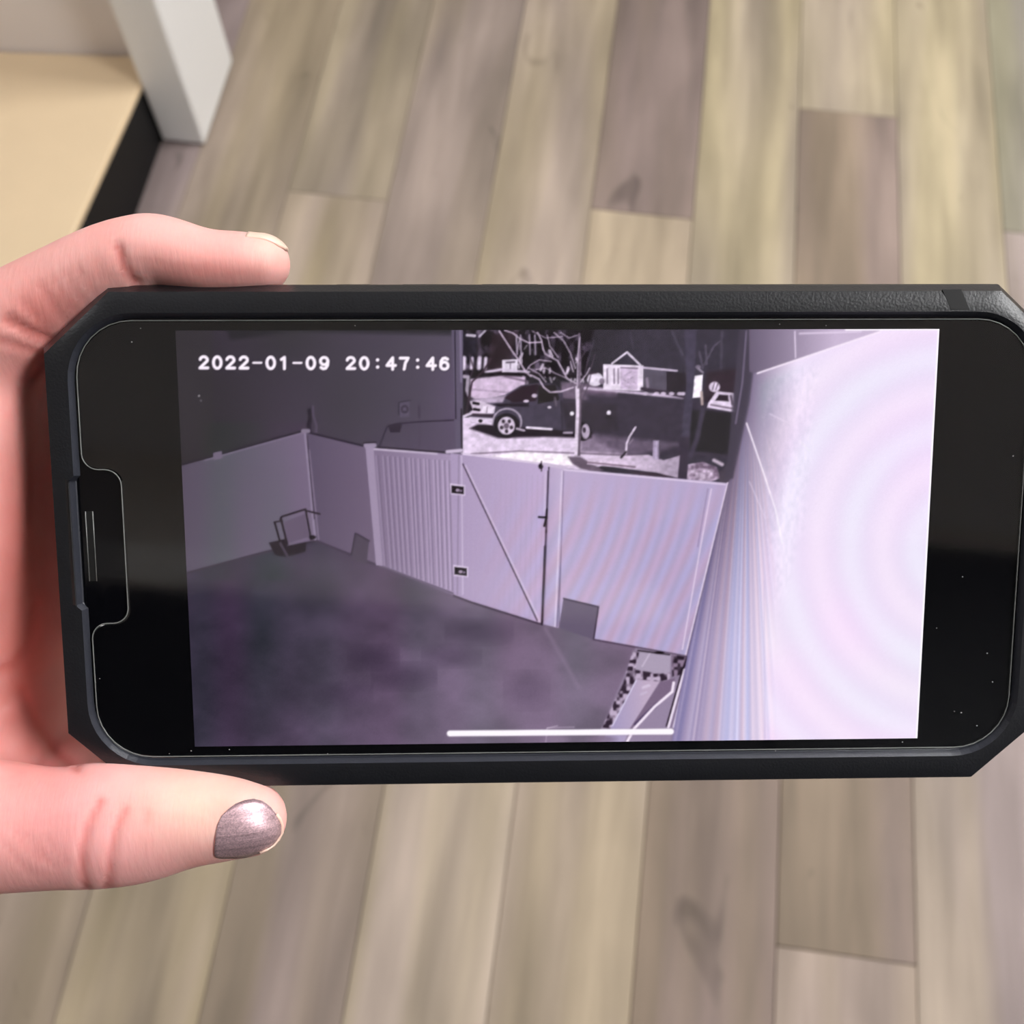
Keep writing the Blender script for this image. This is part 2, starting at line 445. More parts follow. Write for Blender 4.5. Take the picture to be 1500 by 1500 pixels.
def pmask(pts, soft=1.2):
    sl = bbox(pts, soft+2); px = GX[sl]; py = GY[sl]
    d = np.full(px.shape, 1e9, np.float32); ins = np.zeros(px.shape, bool); n = len(pts)
    for i in range(n):
        a, b = pts[i], pts[(i+1) % n]
        d = np.minimum(d, seg_d(px, py, a, b))
        c = (a[1] > py) != (b[1] > py)
        xi = (b[0]-a[0])*(py-a[1])/((b[1]-a[1]) if abs(b[1]-a[1]) > 1e-6 else 1e-6)+a[0]
        ins ^= c & (px < xi)
    return sl, np.clip(.5+np.where(ins, d, -d)/soft, 0, 1)
def blend(sl, m, col):
    c = np.asarray(col, np.float32)
    IMG[sl] = IMG[sl]*(1-m[..., None]) + c*m[..., None]
def poly(pts, col, soft=1.2, a=1.0):
    sl, m = pmask(pts, soft)
    if callable(col): col = col(GX[sl], GY[sl])
    blend(sl, m*a, col)
def line(pts, w, col, soft=1.2, a=1.0):
    sl = bbox(pts, w+soft+2); px = GX[sl]; py = GY[sl]
    d = np.full(px.shape, 1e9, np.float32)
    for i in range(len(pts)-1): d = np.minimum(d, seg_d(px, py, pts[i], pts[i+1]))
    blend(sl, np.clip(.5+(w/2-d)/soft, 0, 1)*a, col)
def ell(cx, cy, rx, ry, col, soft=.15, a=1.0, r0=0.0):
    sl = bbox([(cx-rx, cy-ry), (cx+rx, cy+ry)], 4); r = np.hypot((GX[sl]-cx)/rx, (GY[sl]-cy)/ry)
    m = np.clip(.5+(1-r)/soft, 0, 1)
    if r0: m = m*np.clip(.5+(r-r0)/soft, 0, 1)
    blend(sl, m*a, col)
def lerp(a, b, t):
    t = np.clip(t, 0, 1)[..., None]; return np.asarray(a, np.float32)*(1-t)+np.asarray(b, np.float32)*t
ALL = (slice(0, CH), slice(0, CW))
# -- house wall at the upper left
IMG[:] = lerp((56, 50, 60), (98, 86, 108), (GX-310)/360) + (smooth_noise(90, 120, 1)-.5)[..., None]*np.array((16, 8, 20))
poly([(330, 480), (690, 480), (690, 492), (420, 487), (340, 500)], (40, 38, 44), 8, .8)
poly([(244, 480), (312, 480), (312, 690), (244, 700)], (58, 54, 58), 6, .55)  # strip of reflected ceiling light, painted into the picture
# -- night street above the fence
STREET = [(677, 480), (1112, 480), (1092, 600), (1066, 708), (824, 690), (677, 668)]
poly(STREET, lambda x, y: lerp((42, 38, 46), (66, 60, 74), (x-800)/150))
sl, m = pmask([(677, 484), (870, 484), (860, 552), (677, 552)], 6)
cl = smooth_noise(9, 14, 11, 3)[sl]
blend(sl, m*.9, lerp((18, 10, 20), (120, 105, 128), (cl-.5)*3.2))
poly([(722, 490), (760, 486), (742, 550), (712, 545)], (52, 36, 46), 5, .8)
poly([(677, 488), (700, 490), (696, 530), (677, 528)], (34, 30, 48), 4, .7)
for x, w in ((680, 7), (692, 5), (703, 6), (712, 5)): line([(x, 526), (x-1, 540)], w, (225, 210, 232), 3)
for i in range(46):
    x = rs.uniform(760, 860); y = rs.uniform(505, 560); ln = rs.uniform(4, 11)
    c = rs.choice([20, 35, 190, 225]); line([(x, y), (x+rs.uniform(-4, 4), y+ln)], rs.uniform(1.5, 4), (c, c*.93, c*1.02), 2, .85)
for x in (757, 763, 776, 784): line([(x, 492), (x+1, 520)], 2.5, (205, 190, 214), 2, .8)
line([(685, 492), (696, 493)], 4, (210, 198, 215), 2); line([(703, 494), (711, 486)], 3, (200, 190, 210), 2)
poly([(736, 528), (759, 527), (758, 546), (736, 546)], (232, 220, 238)); line([(742, 532), (754, 531)], 2, (90, 75, 95)); line([(748, 534), (748, 544)], 2, (150, 135, 155))
line([(712, 546), (735, 542), (775, 546)], 4, (215, 200, 222), 3)
line([(690, 549), (770, 549), (860, 553)], 4, (24, 16, 24), 3)
# street and snow
poly([(689, 556), (735, 551), (770, 553), (770, 566), (740, 582), (706, 592), (690, 582)], (212, 190, 216), 3)
line([(692, 571), (760, 577)], 2, (150, 130, 155), 3, .7); line([(740, 552), (775, 560)], 2.5, (90, 72, 92), 3, .8)
poly([(822, 560), (862, 562), (905, 574), (905, 590), (822, 584)], (120, 104, 124), 4)
line([(856, 569), (935, 576), (1000, 583)], 4, (208, 190, 214), 3); line([(860, 574), (900, 577)], 3, (120, 100, 124), 3)
poly([(677, 612), (700, 612), (900, 640), (920, 668), (860, 690), (677, 668)], (228, 210, 234), 2)
poly([(860, 578), (1084, 590), (1070, 672), (990, 668), (900, 660), (868, 640)], (68, 60, 75), 8)
poly([(1012, 600), (1082, 606), (1068, 665), (1010, 660)], (48, 44, 50), 4)
poly([(850, 634), (1000, 650), (930, 668), (850, 662)], (120, 104, 126), 8, .8)
line([(690, 665), (760, 661), (850, 664), (940, 668)], 2, (110, 92, 112), 2, .8)
poly([(720, 668), (760, 662), (835, 666), (840, 682), (800, 680), (740, 673)], (252, 240, 250), 3)
# far garage and parked cars
poly([(884, 534), (943, 536), (943, 573), (884, 571)], (236, 222, 240))
poly([(898, 532), (919, 516), (938, 535)], (66, 60, 74)); line([(897, 533), (919, 516.5), (939, 536)], 3, (225, 212, 230))
poly([(909, 538), (935, 539), (934, 572), (909, 570)], (208, 188, 214)); line([(910, 539), (934, 540)], 2, (130, 112, 134))
for i in range(12):
    x = rs.uniform(911, 931); y = rs.uniform(544, 568); line([(x, y), (x+rs.uniform(-4, 5), y+rs.uniform(-3, 3))], 1.3, (160, 140, 168), 1.5, .7)
for x in (890, 900, 906): line([(x, 541), (x, 562)], 2, (140, 122, 146), 2)
line([(880, 533), (882, 546)], 3, (60, 50, 62), 2)
ell(872, 556, 12, 10, (232, 220, 238)); line([(864, 548), (874, 546)], 3, (60, 45, 60), 2); ell(882, 559, 4, 4.5, (140, 125, 145), .4)
poly([(943, 540), (977, 543), (977, 573), (943, 572)], (98, 90, 106)); line([(943, 539), (992, 543.5)], 3, (205, 190, 212)); line([(948, 555), (949, 568)], 4, (150, 135, 156), 2)
poly([(977, 545), (1006, 547), (1006, 580), (977, 576)], (52, 44, 54), 2)
line([(941, 570), (980, 576), (1006, 582)], 5, (70, 58, 74), 2)
for x in (946, 962, 972, 984, 996, 1001): ell(x, 577, 4, 2.6, (206, 190, 212), .5)
# trunks and poles at the right
line([(985, 486), (1000, 520)], 3, (88, 82, 98), 3); line([(924, 488), (928, 510)], 2.5, (84, 78, 94), 3); line([(862, 530), (870, 500)], 2, (84, 78, 92), 3)
poly([(1003, 480), (1021, 480), (1018, 560), (1010, 640), (1006, 704), (990, 702), (998, 640), (1006, 560)], (80, 73, 92), 3)
poly([(996, 640), (1010, 640), (1006, 704), (990, 702)], (66, 56, 72), 3)
line([(1030, 600), (1022, 640), (1012, 666)], 7, (78, 70, 88), 4)
for a, b in (((1030, 540), (1025, 516)), ((1032, 535), (1046, 508)), ((1046, 508), (1056, 500)), ((1036, 534), (1034, 506))): line([a, b], 2.4, (98, 90, 108), 2)
line([(1058, 486), (1056, 560)], 3, (84, 77, 94), 3)
poly([(1036, 545), (1082, 540), (1078, 580), (1030, 590)], (60, 46, 58), 5)
poly([(1018, 551), (1030, 549), (1028, 582), (1015, 583)], (250, 240, 252)); ell(1023, 538, 4, 3, (130, 118, 138), .4); line([(1023, 540), (1030, 546)], 3, (150, 138, 156), 2); line([(1028, 575), (1029, 592)], 4, (190, 170, 170), 2)
ell(1047, 567, 8, 7.5, (226, 210, 232), .3); line([(1044, 571), (1047, 561)], 1.5, (120, 105, 122)); line([(1049, 571), (1052, 562)], 1.5, (120, 105, 122))
poly([(1050, 573), (1076, 576), (1077, 604), (1036, 597), (1038, 590)], (226, 210, 232), 2); poly([(1054, 578), (1067, 579), (1068, 588), (1048, 587)], (52, 40, 52), 2); line([(1042, 593), (1076, 599)], 2, (110, 92, 112), 2); line([(1071, 580), (1073, 592)], 3, (90, 75, 92), 2)
# pickup truck
poly([(688, 628), (730, 642), (800, 640), (866, 642), (870, 630), (820, 622), (700, 622)], (38, 28, 40), 4)
poly([(686, 588), (694, 585), (720, 584), (740, 579), (764, 565), (790, 561), (814, 563), (824, 575), (826, 587), (905, 592), (905, 625), (868, 632), (845, 632), (759, 626), (724, 622), (690, 619)], (78, 70, 88), 2)
poly([(822, 588), (905, 592), (905, 632), (830, 632)], (62, 54, 66), 5)
poly([(690, 586), (742, 580), (736, 590), (700, 592)], (190, 172, 196), 3); poly([(724, 592), (775, 591), (775, 596), (730, 596)], (40, 32, 44), 2)
poly([(739, 583), (764, 567), (789, 563), (785, 588), (752, 590)], (50, 32, 46), 2)
poly([(789, 565), (814, 564), (820, 586), (788, 592)], (40, 34, 38), 2)
ell(783, 580, 4, 3, (200, 185, 205), .5); ell(771, 588, 4, 2, (220, 205, 225), .5); ell(805, 597, 3, 2, (225, 212, 228), .5); line([(813, 583), (815, 594)], 3, (110, 98, 112), 2)
line([(822, 588), (824, 628)], 1.5, (50, 42, 54), 1.5)
poly([(686, 588), (704, 588), (726, 596), (724, 606), (690, 607)], (222, 205, 226), 2)
for x, y in ((697, 591), (698, 600)): line([(x-3, y), (x+4, y+1)], 4, (30, 22, 30), 1.5)
poly([(707, 595), (724, 597), (721, 606), (706, 605)], (238, 224, 242), 2); line([(714, 597), (713, 605)], 1.4, (150, 130, 152))
line([(687, 607), (724, 610)], 3, (60, 45, 58), 2)
poly([(687, 611), (722, 613), (721, 623), (690, 619)], (226, 210, 232), 2); ell(704, 617, 3, 2.4, (20, 14, 20), .4)
ell(743, 618, 22, 20, (196, 182, 202), .08, .9, .88)
ell(742, 624, 19.5, 18, (34, 28, 36), .12); ell(742, 624, 12.5, 13, (215, 200, 220), .15); ell(742, 624, 4, 4, (120, 104, 122), .4)
for i in range(5):
    a = i*1.257+.3; ell(742+7.5*math.cos(a), 624+8*math.sin(a), 2.4, 2.8, (60, 48, 60), .5)
ell(854, 632, 12, 14, (30, 24, 32), .15); ell(858, 632, 6, 11, (190, 174, 196), .3); ell(856, 630, 2.5, 4, (70, 58, 72), .5)
line([(772, 626.5), (808, 629)], 3.4, (235, 222, 240), 1.5); line([(757, 628), (768, 631)], 3, (205, 190, 210), 2); line([(826, 634), (838, 634)], 3, (190, 176, 196), 2)
ell(838, 606, 3, 3, (245, 238, 248), .5); ell(892, 605, 3, 3.6, (240, 230, 245), .5); ell(891, 611, 4, 3, (40, 34, 42), .5)
# left edge clutter and small tree
line([(677, 552), (686, 553), (684, 580)], 5, (210, 195, 216), 2, .8); line([(680, 575), (690, 600)], 5, (40, 30, 42), 2)
line([(720, 526), (708, 545), (692, 560), (686, 590), (683, 608)], 2.5, (70, 52, 66), 1.5); line([(690, 552), (694, 540), (688, 520)], 2, (80, 65, 80), 2)
line([(676, 612), (690, 606)], 4, (220, 205, 226), 2)
# the bare tree
def branch(p, w, c=(206, 188, 210)): line(p, w*.72, c, 1.6)
poly([(842, 668), (850, 668), (852, 600), (852, 560), (848, 560), (845, 600)], (110, 95, 112), 1.5)
poly([(841, 668), (846, 668), (849, 600), (849, 566), (843, 566), (844, 600)], (226, 210, 230), 1.2)
line([(848, 568), (850, 540), (849, 490)], 3.4, (130, 114, 134), 1.5); line([(846, 566), (847, 520), (850, 495)], 1.8, (200, 184, 206), 1.2)
for p, w in (([(732, 486), (741, 500), (750, 514), (760, 528), (770, 545), (778, 552)], 3.2), ([(740, 485), (752, 489), (762, 497), (775, 503), (793, 502)], 2.8),
             ([(788, 488), (794, 500), (796, 512), (799, 519), (817, 529), (825, 543), (831, 555), (844, 562)], 3.0), ([(778, 550), (790, 556), (797, 568), (806, 575), (822, 574), (840, 568)], 3.2),
             ([(802, 492), (806, 508), (818, 524)], 2), ([(812, 488), (826, 500), (836, 518), (843, 540)], 2.2), ([(822, 488), (834, 496), (846, 492)], 1.8), ([(762, 497), (758, 515)], 1.8),
             ([(770, 545), (778, 535), (790, 528), (808, 530)], 2), ([(780, 486), (800, 496), (824, 494)], 1.6), ([(800, 560), (790, 548), (775, 540)], 2), ([(832, 555), (815, 548), (800, 540), (786, 542)], 2)):
    branch(p, w)
for p in ([(852, 575), (858, 560), (866, 540), (872, 520)], [(851, 560), (858, 545), (862, 525)], [(852, 590), (862, 565), (866, 548)], [(849, 530), (858, 515)]): branch(p, 2, (90, 76, 92))
for p in ([(851, 560), (860, 548), (864, 540)], [(840, 545), (836, 530)]): branch(p, 2.2, (214, 198, 218))
poly([(832, 669), (850, 669), (866, 678), (884, 689), (872, 692), (850, 686), (838, 679)], (112, 96, 114), 3)
# snow heaps, stick and stump by the road
poly([(900, 668), (950, 666), (972, 674), (996, 667), (993, 700), (960, 692), (900, 684), (860, 680), (860, 672)], lambda x, y: lerp((222, 202, 226), (176, 160, 182), (x-900)/90), 2)
poly([(920, 690), (960, 692), (992, 700), (990, 704), (940, 699)], (66, 52, 66), 2)
line([(860, 677), (900, 681), (930, 684)], 2, (120, 98, 116), 2)
line([(931, 626), (922, 640), (918, 650), (917, 664)], 3, (215, 200, 220), 1.4); line([(917, 662), (910, 670)], 3, (50, 42, 52), 2); line([(922, 650), (927, 644)], 1.6, (150, 135, 154))
poly([(957, 645), (966, 645), (965, 673), (956, 672)], (172, 156, 184), 1.4); line([(966.5, 646), (966, 672)], 2, (90, 80, 96), 1.4); line([(962, 647), (961, 671)], 2, (196, 180, 208), 1.4)
sl, m = pmask([(1008, 680), (1030, 676), (1050, 684), (1056, 700), (1040, 706), (1006, 704)], 2)
blend(sl, m, lerp((120, 100, 122), (228, 208, 232), smooth_noise(7, 6, 21, 2)[sl]*1.8-.35))
line([(1046, 674), (1058, 680)], 5, (205, 188, 206), 3); poly([(1054, 690), (1070, 680), (1070, 706), (1054, 706)], (84, 74, 88), 3)
sl, m = pmask(STREET, 3)
IMG[sl] *= 1+(m*(smooth_noise(6, 5, 61, 2)[sl]-.5))[..., None]*.24
# far house corner board
poly([(662, 484), (679, 484), (678, 664), (668, 664)], (104, 94, 116), 1.5); line([(667, 486), (668, 614)], 1.6, (46, 38, 54), 1.2); line([(675, 486), (676, 560)], 3, (134, 122, 148), 1.5); line([(676, 600), (676.5, 662)], 2, (40, 34, 42), 1.4)
# fittings on the house wall
poly([(585, 588), (600, 587), (600, 611), (586, 612)], (98, 88, 108), 2); line([(584, 608), (584.5, 590), (601, 587)], 2, (58, 50, 66), 1.5); ell(593, 600, 5.5, 6, (62, 52, 70), .4, 1, .55)
poly([(567, 622), (589, 622), (586, 634), (572, 634)], (56, 46, 62), 2)
line([(555, 656), (561, 640), (567, 626), (580, 621), (620, 618), (664, 616)], 2.2, (58, 48, 66), 1.4)
line([(598, 620), (598, 656)], 2, (84, 72, 92), 1.6); line([(614, 596), (614, 612)], 3, (72, 60, 80), 2); line([(614, 620), (615, 655)], 1.8, (84, 72, 92), 1.6)
line([(453, 602), (455, 612), (452, 624), (455, 636)], 6, (44, 36, 50), 3); line([(459, 596), (459, 610), (464, 624), (463, 634)], 3, (96, 84, 104), 2)
# -- ground
nz = smooth_noise(70, 50, 31, 4)
poly([(250, 846), (463, 790), (552, 826), (668, 872), (800, 912), (870, 930), (1004, 958), (985, 1110), (250, 1110)],
     lambda x, y: lerp((66, 58, 76), (128, 112, 134), (x-330)/430+(y-950)/1100), 2)
sl = (slice(int(780-Y0), CH), slice(0, int(1010-X0)))
gm = pmask([(250, 846), (463, 792), (552, 828), (668, 872), (800, 914), (870, 934), (1004, 958), (985, 1110), (250, 1110)], 2)
IMG[gm[0]] += ((nz[gm[0]]-.5)*gm[1])[..., None]*np.array((44, 34, 46))
IMG[gm[0]] += ((smooth_noise(46, 400, 8)[gm[0]]-.5)*gm[1])[..., None]*np.array((12, -2, 8))
for cx, cy, rx, ry, a in ((545, 962, 34, 16, .45), (590, 990, 44, 18, .38), (500, 1015, 40, 14, .28), (700, 925, 46, 16, .3), (660, 960, 40, 14, .26), (770, 1010, 30, 26, .2)):
    ell(cx, cy, rx, ry, (62, 50, 70), 1.2, a)
line([(798, 920), (818, 955), (846, 1005)], 5, (150, 132, 156), 6, .5)
# -- fence
def fence(pts, c0, c1, xa, xb): poly(pts, lambda x, y: lerp(c0, c1, (x-xa)/(xb-xa)), 1.6)
fence([(240, 690), (447, 633), (464, 791), (240, 848)], (92, 84, 100), (122, 110, 132), 262, 455)
IMG[(slice(620-Y0, 850-Y0), slice(0, 460-X0))] += ((smooth_noise(40, 400, 17)[(slice(620-Y0, 850-Y0), slice(0, 460-X0))]-.5))[..., None]*np.array((14, -4, 12))
line([(240, 688), (446, 631)], 2.4, (46, 38, 52), 1.8); line([(300, 675), (446, 634)], 1.6, (142, 128, 152), 1.5, .8); poly([(312, 664), (325, 661), (326, 672), (313, 675)], (120, 108, 128), 1.5)
line([(262, 842), (390, 808), (462, 792)], 3, (62, 52, 68), 2.5)
fence([(449, 635), (536, 655), (552, 827), (464, 791)], (98, 86, 108), (120, 104, 128), 450, 550)
line([(460, 636), (534, 654)], 3, (48, 38, 56), 1.8)
line([(464, 793), (552, 828)], 3, (74, 62, 82), 3)
line([(447, 636), (461, 790)], 3.4, (148, 134, 158), 1.6); line([(453, 660), (466, 790)], 2, (136, 122, 146), 1.6); line([(444, 632), (452, 632)], 6, (138, 126, 146), 2); line([(450, 640), (460, 760)], 1.4, (70, 58, 76), 1.4)
fence([(543, 656), (664, 666), (668, 873), (556, 829)], (134, 118, 144), (172, 154, 184), 545, 665)
for i in range(15):
    t = (i+.6+rs.uniform(-.3, .3))/15; xa = 548+t*112; xb = 560+t*104
    line([(xa, 668+t*8), (xb, 828+t*38)], 1.8, lerp((164, 148, 174), (200, 182, 212), np.array(t)), 1.6, .75); line([(xa+3, 668+t*8), (xb+3, 828+t*38)], 1.6, (112, 98, 124), 1.6, .5)
line([(545, 658), (640, 665)], 2.5, (200, 186, 208), 1.5); line([(548, 655), (655, 663)], 2, (50, 40, 54), 1.4)
poly([(535, 653), (547, 654), (560, 828), (550, 828)], (164, 148, 174), 1.6); line([(536, 653), (548, 653)], 7, (160, 146, 170), 2); line([(532, 649), (550, 648)], 2.4, (54, 44, 58), 1.5)
line([(560, 830), (666, 870)], 2.5, (104, 90, 112), 2.5)
# gate
fence([(660, 664), (803, 682), (796, 914), (664, 872)], (176, 158, 190), (196, 176, 210), 665, 800)
line([(655, 662), (676, 660)], 5, (206, 190, 214), 2); line([(676, 664), (800, 680)], 2, (214, 198, 222), 1.5)
for i in range(16):
    t = i/15; line([(680+t*115, 690+t*8), (676+t*114, 874+t*34)], 1.6, (182, 164, 194), 1.8, .55)
line([(672, 668), (669, 870)], 1.6, (150, 134, 162), 1.6); line([(676, 668), (677, 870)], 1.6, (206, 190, 216), 1.6)
line([(681, 683), (789, 909)], 4.2, (208, 190, 218), 1.6); line([(678, 680), (786, 908)], 1.9, (74, 58, 80), 1.3)
for x, y in ((661, 711), (665, 830)):
    poly([(x-2, y-3), (x+20, y), (x+20, y+15), (x-1, y+13)], (220, 204, 228), 1.5); poly([(x, y), (x+18, y+2), (x+18, y+13), (x, y+11)], (34, 26, 36), 1.2); ell(x+9, y+7, 3, 2.4, (170, 152, 176), .5); ell(x+14, y+8, 2, 1.6, (140, 124, 148), .5)
line([(664, 872), (690, 882), (793, 914)], 2.6, (78, 64, 82), 1.8)
line([(803, 690), (800, 760), (796, 850), (793, 913)], 2.0, (70, 56, 76), 1.3); line([(798, 800), (793, 913)], 3.4, (60, 48, 64), 1.4); line([(799, 690), (797, 750)], 1.6, (210, 194, 218), 1.3)
line([(789, 757), (804, 758)], 3, (30, 22, 32), 1.3); line([(801, 746), (800, 757), (797, 770)], 3, (30, 22, 32), 1.3); ell(800, 778, 1.8, 2.6, (60, 48, 62), .5); ell(792, 683, 3.4, 4, (30, 22, 32), .5); line([(793, 676), (793, 690)], 1.6, (60, 48, 60), 1.3)
fence([(805, 681), (826, 686), (817, 919), (796, 914)], (186, 168, 200), (200, 182, 212), 800, 825)
line([(797, 680), (828, 685)], 5, (206, 190, 214), 2); line([(826, 688), (822, 800), (815, 917)], 1.6, (124, 108, 140), 1.3); line([(823, 690), (812, 917)], 1.6, (222, 208, 230), 1.3)
# right panel with moire
RP = [(826, 686), (1066, 707), (1004, 959), (869, 935), (876, 888), (825, 876), (818, 918)]
fence(RP, (192, 174, 206), (186, 170, 204), 825, 1060)
def moire(x, y, ph, per, ang, wob):
    return np.sin(((x*math.cos(ang)+y*math.sin(ang))+wob)/per*2*math.pi+ph)
sl, m = pmask([(672, 672), (803, 682), (826, 686), (1066, 707), (1004, 959), (869, 935), (876, 888), (825, 876), (818, 918), (796, 914), (664, 872)], 2)
x, y = GX[sl], GY[sl]
w = 10*np.sin(y/70)+6*np.sin(x/50)
amt = (m*np.clip((x-690)/150, 0, 1)*np.clip((y-690)/70, 0, 1))[..., None]
ph = moire(x, y, 0, 34, .5, w)
IMG[sl] += amt*(ph[..., None]*np.array((5, -1.5, -4.5)) + moire(x, y, 1.5, 17, .3, w)[..., None]*np.array((3, 3, 5)))
line([(1042, 716), (1026, 800), (999, 950)], 2, (224, 206, 230), 1.8); line([(1037, 716), (1022, 800)], 1.6, (160, 144, 178), 1.6)
line([(826, 688), (1062, 709)], 2.4, (222, 206, 230), 1.5); line([(1066, 707), (1004, 958)], 2.4, (226, 210, 232), 1.5)
poly([(825, 877), (875, 889), (868, 936), (818, 919)], (112, 100, 122), 1.6); line([(825, 876), (876, 888), (869, 935)], 2, (66, 54, 72), 1.4)
line([(869, 936), (1003, 960)], 2.4, (92, 76, 96), 1.6)
# -- stones, gravel and boards at the lower right
def gravel(pts, seed, lo=(60, 46, 62), hi=(196, 178, 202)):
    sl, m = pmask(pts, 2.5); blend(sl, m, lerp(lo, hi, smooth_noise(5, 5, seed, 1)[sl]*2.4-.7))
poly([(930, 948), (1004, 960), (1006, 985), (984, 1090), (870, 1090)], (150, 134, 158), 3)
gravel([(926, 952), (936, 955), (932, 990), (900, 1066), (880, 1066), (912, 1000)], 41)
gravel([(928, 978), (982, 985), (978, 1000), (930, 995)], 42); gravel([(983, 958), (1008, 961), (1006, 985), (984, 990)], 43, (50, 38, 52), (150, 130, 154))
poly([(936, 953), (982, 957), (981, 984), (966, 986), (930, 980)], (178, 164, 186), 2.2); line([(940, 975), (952, 955)], 2, (205, 190, 212), 2); line([(934, 952), (980, 958)], 2, (50, 40, 50), 2); ell(965, 955, 7, 2, (30, 20, 26), .5)
poly([(931, 994), (966, 997), (922, 1066), (912, 1090), (876, 1090), (893, 1066)], lambda x, y: lerp((172, 160, 196), (196, 176, 200), (x-895)/50), 2)
line([(941, 1006), (950, 1003)], 4, (214, 198, 220), 2.5); line([(938, 1016), (946, 1013)], 3, (204, 188, 212), 2.5); line([(931, 996), (896, 1062)], 2, (214, 204, 230), 1.5)
poly([(966, 998), (988, 992), (985, 1014), (960, 1034), (930, 1066), (922, 1066)], (132, 112, 138), 2)
poly([(984, 1014), (996, 990), (980, 1090), (920, 1090), (928, 1066), (958, 1034)], (158, 142, 168), 2)
line([(962, 1030), (930, 1060)], 5, (86, 70, 104), 2.5)
line([(986, 999), (984, 1012), (958, 1034), (928, 1066), (914, 1092)], 4, (244, 230, 246), 1.6)
line([(1006, 962), (998, 985), (976, 1062)], 3, (40, 28, 40), 2)
line([(1002, 980), (978, 1064)], 3.6, (240, 226, 244), 1.6); line([(1007, 975), (986, 1064)], 3, (236, 222, 242), 1.6); line([(1004.5, 980), (982, 1064)], 1.3, (130, 112, 140), 1.2)
line([(815, 1062), (800, 1066), (798, 1086)], 1.4, (206, 190, 210), 1.4, .7); line([(800, 1065), (840, 1064)], 1.4, (206, 190, 210), 1.4, .6)
ell(815, 1082, 16, 5, (150, 132, 156), .8, .7); ell(880, 1082, 20, 6, (140, 122, 146), .8, .8)
# -- bright house wall at the right
WALL = [(1110, 470), (1400, 470), (1400, 1110), (980, 1110), (986, 1066), (1006, 960), (1067, 708), (1093, 600)]
def wallcol(x, y):
    edge = np.interp(y, [480, 600, 708, 960, 1066, 1110], [1108, 1092, 1067, 1006, 986, 980])
    t = (x-edge)
    width = np.interp(y, [480, 620, 800, 1080], [60, 80, 95, 150])
    t = np.clip(t/width, 0, 1)**.75
    c = lerp((120, 107, 134), (241, 225, 248), t)
    lowc = lerp((150, 138, 176), (242, 228, 248), t)
    return c*(1-np.clip((y-720)/220, 0, 1))[..., None] + lowc*np.clip((y-720)/220, 0, 1)[..., None]
poly(WALL, wallcol, 2.5)
poly([(1084, 480), (1112, 480), (1098, 590), (1074, 700), (1062, 705)], (80, 72, 88), 4, .9); line([(1094, 486), (1088, 560), (1078, 620)], 2.4, (124, 112, 136), 2)
poly([(1098, 470), (1292, 470), (1290, 486), (1200, 516), (1110, 547), (1098, 545)], lambda x, y: lerp((112, 100, 122), (206, 188, 214), (x-1095)/130), 2)
line([(1110, 547), (1290, 486)], 2.5, (248, 234, 250), 2); line([(1165, 486), (1166, 524)], 2, (226, 210, 232), 1.6)
line([(1172, 489), (1262, 486)], 2.5, (232, 216, 238), 2, .8)
# fanned siding lines
sl, m = pmask([(1092, 610), (1130, 600), (1150, 800), (1140, 1110), (982, 1110), (1006, 960), (1067, 708)], 10)
x, y = GX[sl], GY[sl]
ang = (x-(1086+(700-y)*.05))/(np.maximum(y, 560)-520)*420
fan = np.interp(ang.ravel(), np.linspace(-200, 200, 160), np.random.RandomState(9).rand(160)*2-1).reshape(ang.shape)
fan2 = np.interp(ang.ravel(), np.linspace(-200, 200, 70), np.random.RandomState(10).rand(70)*2-1).reshape(ang.shape)
k = (m*np.clip((y-620)/130, 0, 1)*np.clip((1140-x)/40, 0, 1))[..., None]
IMG[sl] += k*(fan[..., None]*np.array((22, 20, 15)) + fan2[..., None]*np.array((14, 2, -8)))
line([(1094, 620), (1118, 690), (1136, 745), (1146, 795)], 2.2, (250, 238, 252), 1.8); line([(1098, 705), (1122, 760)], 1.4, (236, 222, 242), 1.6, .6)
line([(1128, 606), (1160, 622)], 2, (236, 220, 242), 2, .6); line([(1172, 646), (1186, 660)], 2, (246, 232, 248), 2, .7)
line([(1119, 850), (1120, 1080)], 1.2, (206, 194, 226), 1.5, .7)
sl, m = pmask([(1110, 560), (1200, 530), (1180, 760), (1140, 900), (1120, 760)], 12)
IMG[sl] += (m*(smooth_noise(4, 9, 55, 2)[sl]-.5))[..., None]*np.array((18, 15, 14))
sl, m = pmask([(1110, 560), (1300, 482), (1400, 482), (1400, 1110), (1120, 1110), (1120, 900)], 14)
x, y = GX[sl], GY[sl]
rr = np.hypot((x-1400), (y-800)*.9)
IMG[sl] += m[..., None]*(np.sin(rr/7.6)[..., None]*np.array((2, 3, 1.5)) + np.sin(rr/15+.8)[..., None]*np.array((2, -1.5, -.5)) + (smooth_noise(110, 90, 77)[sl]-.5)[..., None]*np.array((6, -5, 3)))
sl = ALL
IMG[sl] += m.mean()*0
# bright rim of the picture at right
line([(1376, 482), (1343, 1081)], 3, (255, 250, 255), 1.6); line([(1240, 483), (1377, 482.5)], 3, (255, 248, 255), 1.6)
